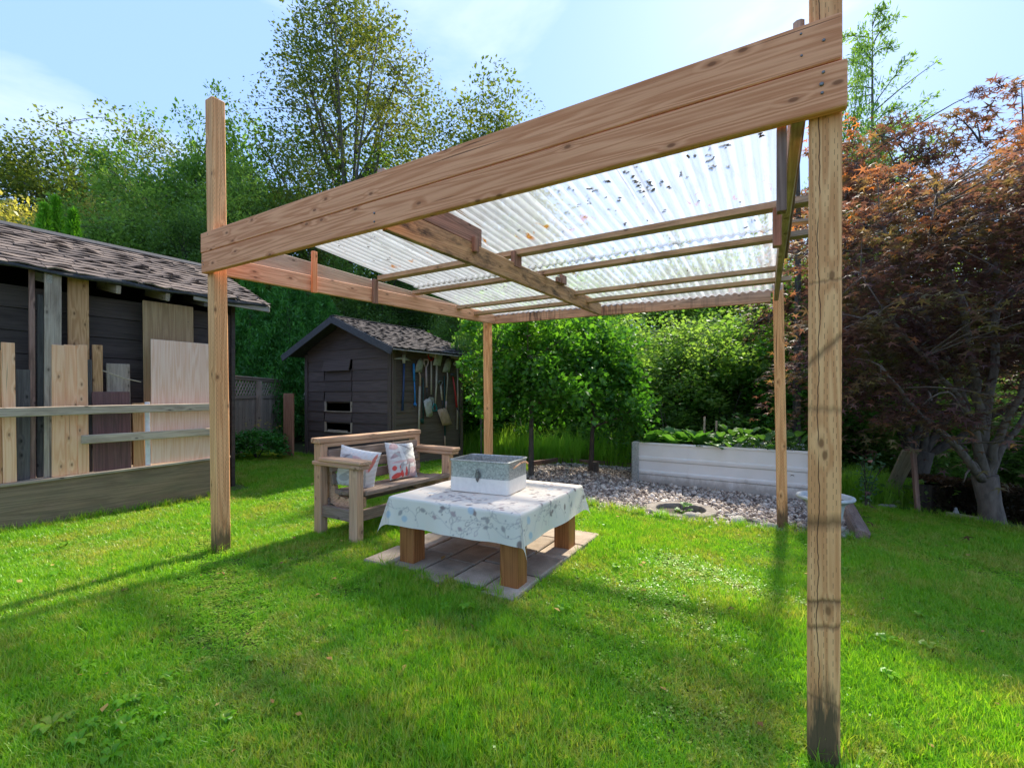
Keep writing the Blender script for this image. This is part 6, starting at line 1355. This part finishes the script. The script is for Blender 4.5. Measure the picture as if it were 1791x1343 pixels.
# clusters: flat layered pads inside a wide umbrella envelope
r = np.random.default_rng(13); cl = []
cen = np.array((.05, -.10, 2.55)); 
while len(cl) < 300:
    d = r.normal(0, 1, 3); d /= np.linalg.norm(d)
    if d[2] < -.62: continue
    f = .35+.65*r.uniform()**.55; p = d*f*np.array((2.35, 2.0, 2.25)); w_ = 1+.12*math.sin(math.atan2(d[1], d[0])*4+d[2]*5)
    p = p*w_; q = cen+p
    if q[2] < 1.15: continue
    if p[0] > 0 and q[2] < 1.7 and r.uniform() < .6: continue
    q[2] = round((q[2]+.12*np.hypot(p[0], p[1]))/.26)*.26-.12*np.hypot(p[0], p[1])+r.normal(0, .02); cl.append(q)
cl = np.array(cl)
extra = [(-1.75, -1.0, 1.45), (-1.6, -.9, 1.6), (-2.0, -.8, 1.75), (-2.2, -.6, 1.95), (-1.4, -1.1, 1.35), (-2.35, -.5, 2.2), (-2.3, -.2, 2.5)]; cl = np.concatenate([cl, np.array(extra)])
npc = 88; L_ = np.repeat(np.arange(len(cl)), npc); sg = r.uniform(.7, 1.3, len(cl))[L_][:, None]
P = cl[L_]+r.normal(0, 1, (len(L_), 3))*sg*np.array((.21, .21, .038)); P[:, 2] -= .10*((P[:, :2]-cl[L_][:, :2])**2).sum(1)/.06; oc = P-np.array((0, 0, 1.2)); oc /= np.linalg.norm(oc, axis=1)[:, None]; oc[:, 2] -= .5
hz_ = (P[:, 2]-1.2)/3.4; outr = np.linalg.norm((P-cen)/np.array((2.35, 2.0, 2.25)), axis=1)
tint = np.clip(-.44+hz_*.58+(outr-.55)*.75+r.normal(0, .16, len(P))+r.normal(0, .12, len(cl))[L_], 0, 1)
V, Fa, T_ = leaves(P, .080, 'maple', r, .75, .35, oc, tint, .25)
s = N('maple_leaf'); tt_ = s.attr('tint'); g_ = s.noise(s.pos(), 2.2, 3, .5)
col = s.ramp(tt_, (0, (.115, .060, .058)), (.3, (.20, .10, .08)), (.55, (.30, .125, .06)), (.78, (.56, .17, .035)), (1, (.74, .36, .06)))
col = s.mix(s.math('MULTIPLY', s.ramp(g_, (.48, 0.0), (.62, 1.0)), .62), col, (.17, .165, .045))
pb_ = s.bsdf(col, .6, 0, None, .2); tn = s.n('ShaderNodeBsdfTranslucent'); s.put(tn.inputs[0], s.mix(1.0, col, (1.6, 1.4, 1.0), 'MULTIPLY')); mm = s.n('ShaderNodeMixShader'); mm.inputs[0].default_value = .5; s.l(pb_, mm.inputs[1]); s.l(tn.outputs[0], mm.inputs[2]); M['mapleleaf'] = s.done(mm.outputs[0])
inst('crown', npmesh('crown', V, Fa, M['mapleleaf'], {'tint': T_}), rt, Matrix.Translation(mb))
sa = np.array([tuple(p) for p in samp])
for k in range(len(cl)):
    e = cl[k]; j = np.argmin(((sa-e)**2).sum(1)); a = Vector(sa[j]); e = Vector(e); md = a.lerp(e, .5)+Vector((0, 0, .08)); parts.append(tube(bez(a, md, e, 3), [.012, .009, .006, .003], 4, False))
    if k % 3 == 0: sa = np.concatenate([sa, np.array([tuple(a.lerp(e, .6))])])
v, f = join(*parts); mk('trunk', v, f, M['barkg'], rt, Matrix.Translation(mb), True)
ORD = ['first', 'second', 'third', 'fourth', 'fifth', 'sixth', 'seventh', 'eighth', 'ninth', 'tenth', 'eleventh']
x2, y2, z2 = loc_(1600, 9.2); k2 = (ztop(172, 9.2)-z2)/4.95; M2_ = Matrix.Translation((x2, y2, z2)) @ Matrix.Rotation(2.2, 4, 'Z') @ Matrix.Diagonal((k2*.84, k2*.84, k2, 1))
rt2 = thing('japanese_maple', 'second red maple farther back, its orange top rising beside the front post', 'tree', M=M2_)
inst('crown', [c for c in rt.children if c.name.startswith('crown')][0].data, rt2, M2_); td_ = [c for c in rt.children if c.name.startswith('trunk')][0].data.copy(); td_.materials[0] = M['bark']; inst('trunk', td_, rt2, M2_)
# ---- greens in the planter: every plant a thing, every big leaf a part
def bigleaf(name, L_, w, mat, arch=.5, wave=.03, seed=0):
    r = random.Random(seed); V = []; Fc = []; T_ = []; n_ = 6
    for i in range(n_+1):
        t = i/n_; ww = w*math.sin(math.pi*min(1, t*.93+.05))**.7; x = L_*t; z = arch*L_*math.sin(t*1.9)*.6-.0*t
        for j, sgn in enumerate((-1, -.5, 0, .5, 1)): V.append((x-abs(sgn)*.01, sgn*ww, z+abs(sgn)*.22*ww+wave*L_*math.sin(i*2.1+sgn*3+seed)*abs(sgn))); T_.append(.35+.5*abs(sgn)*r.random()+(.35 if sgn == 0 else 0))
    for i in range(n_):
        for j in range(4): a = i*5+j; Fc.append((a, a+5, a+6, a+1))
    me = npmesh(name, V, Fc, mat, {'tint': T_}, True); return me
veg = leafmat('vegetable_leaf', ((.03, .10, .018), (.07, .18, .03), (.16, .30, .07)), .35, .4, 3, .3); veg2 = leafmat('squash_leaf', ((.035, .10, .02), (.075, .165, .035), (.14, .24, .07)), .35, .5, 3, .3)
LM = [bigleaf('leaf', .34, .085, veg, .55, .03, k) for k in range(3)]; LM2 = [bigleaf('leaf', .16, .075, veg2, .5, .05, 7+k) for k in range(3)]
for i in range(8):
    t = .16+i*.13; p = P0+pd_*t+pn_*(.16+.20*(i % 3)); p.z = .40
    pt = thing('cabbage_plant', ORD[i]+' leafy plant with long arching leaves, counted from the left end of the planter', 'plant', p, group='long leaved greens in the planter')
    for k in range(11):
        Mx = Matrix.Translation(p) @ Matrix.Rotation(k*2.4+i, 4, 'Z') @ Matrix.Rotation(R(-random.uniform(2, 42)), 4, 'Y') @ Matrix.Scale(random.uniform(.75, 1.1), 4); inst('leaf', LM[k % 3], pt, Mx)
for i in range(11):
    t = 1.08+i*.118; p = P0+pd_*t+pn_*(.08+.24*(i % 3)); p.z = .40; hS = .14+.22*((i*7) % 5)/5
    pt = thing('squash_plant', ORD[i]+' broad leaved vegetable plant, counted rightward from the middle of the planter', 'plant', p, group='broad leaved vegetables in the planter'); stm = []
    for k in range(12):
        a = k*2.4+i; hh = hS*random.uniform(.3, 1.1); o_ = Vector((math.cos(a)*.10, math.sin(a)*.10, hh)); stm.append(tube([Vector((0, 0, 0)), o_*.6+UP*.02, o_], .004, 4, False))
        inst('leaf', LM2[k % 3], pt, Matrix.Translation(p+o_) @ Matrix.Rotation(a, 4, 'Z') @ Matrix.Rotation(R(random.uniform(-25, 25)), 4, 'Y') @ Matrix.Scale(random.uniform(.6, 1.05), 4))
    v, f = join(*stm); mk('stems', v, f, GREENS['light'], pt, Matrix.Translation(p))
p = Vector((PIT[0]+.06, PIT[1]+.08, pzg-.13)); pt = thing('weed_plant', 'small leafy green weed growing inside the fire pit ring', 'plant', p)
for k in range(14): inst('leaf', LM2[k % 3], pt, Matrix.Translation(p+Vector((math.cos(k*2.4)*.035, math.sin(k*2.4)*.035, .05+.06*(k % 3)))) @ Matrix.Rotation(k*2.4, 4, 'Z') @ Matrix.Scale(.48, 4))
mk('stem', *tube([(0, 0, -.03), (0, 0, .16)], .005, 5), GREENS['light'], pt, Matrix.Translation(p))

# fallen leaves on the lawn
n = 420; x = rng.uniform(-4.2, 5.2, n); y = rng.uniform(1.5, 7.5, n); k = inpoly(x, y, LAWN) & ~inpoly(x, y, SHED1) & ~inpoly(x, y, GRAVEL); x, y = x[k], y[k]
V, Fa, T_ = leaves(np.stack([x, y, gz(x, y)+.030], 1), .030, 'oval', np.random.default_rng(8), 1.2); s = N('fallen_leaf'); M['fallen'] = s.done(s.bsdf(s.ramp(s.attr('tint'), (0, (.16, .08, .03)), (.6, (.34, .19, .06)), (1, (.50, .36, .10))), .8, 0, None, .1))
tag(inst('fallen_leaves', npmesh('fallen_leaves', V, Fa, M['fallen'], {'tint': T_})), 'small brown and yellow fallen leaves scattered on the lawn', 'leaves', kind='stuff')
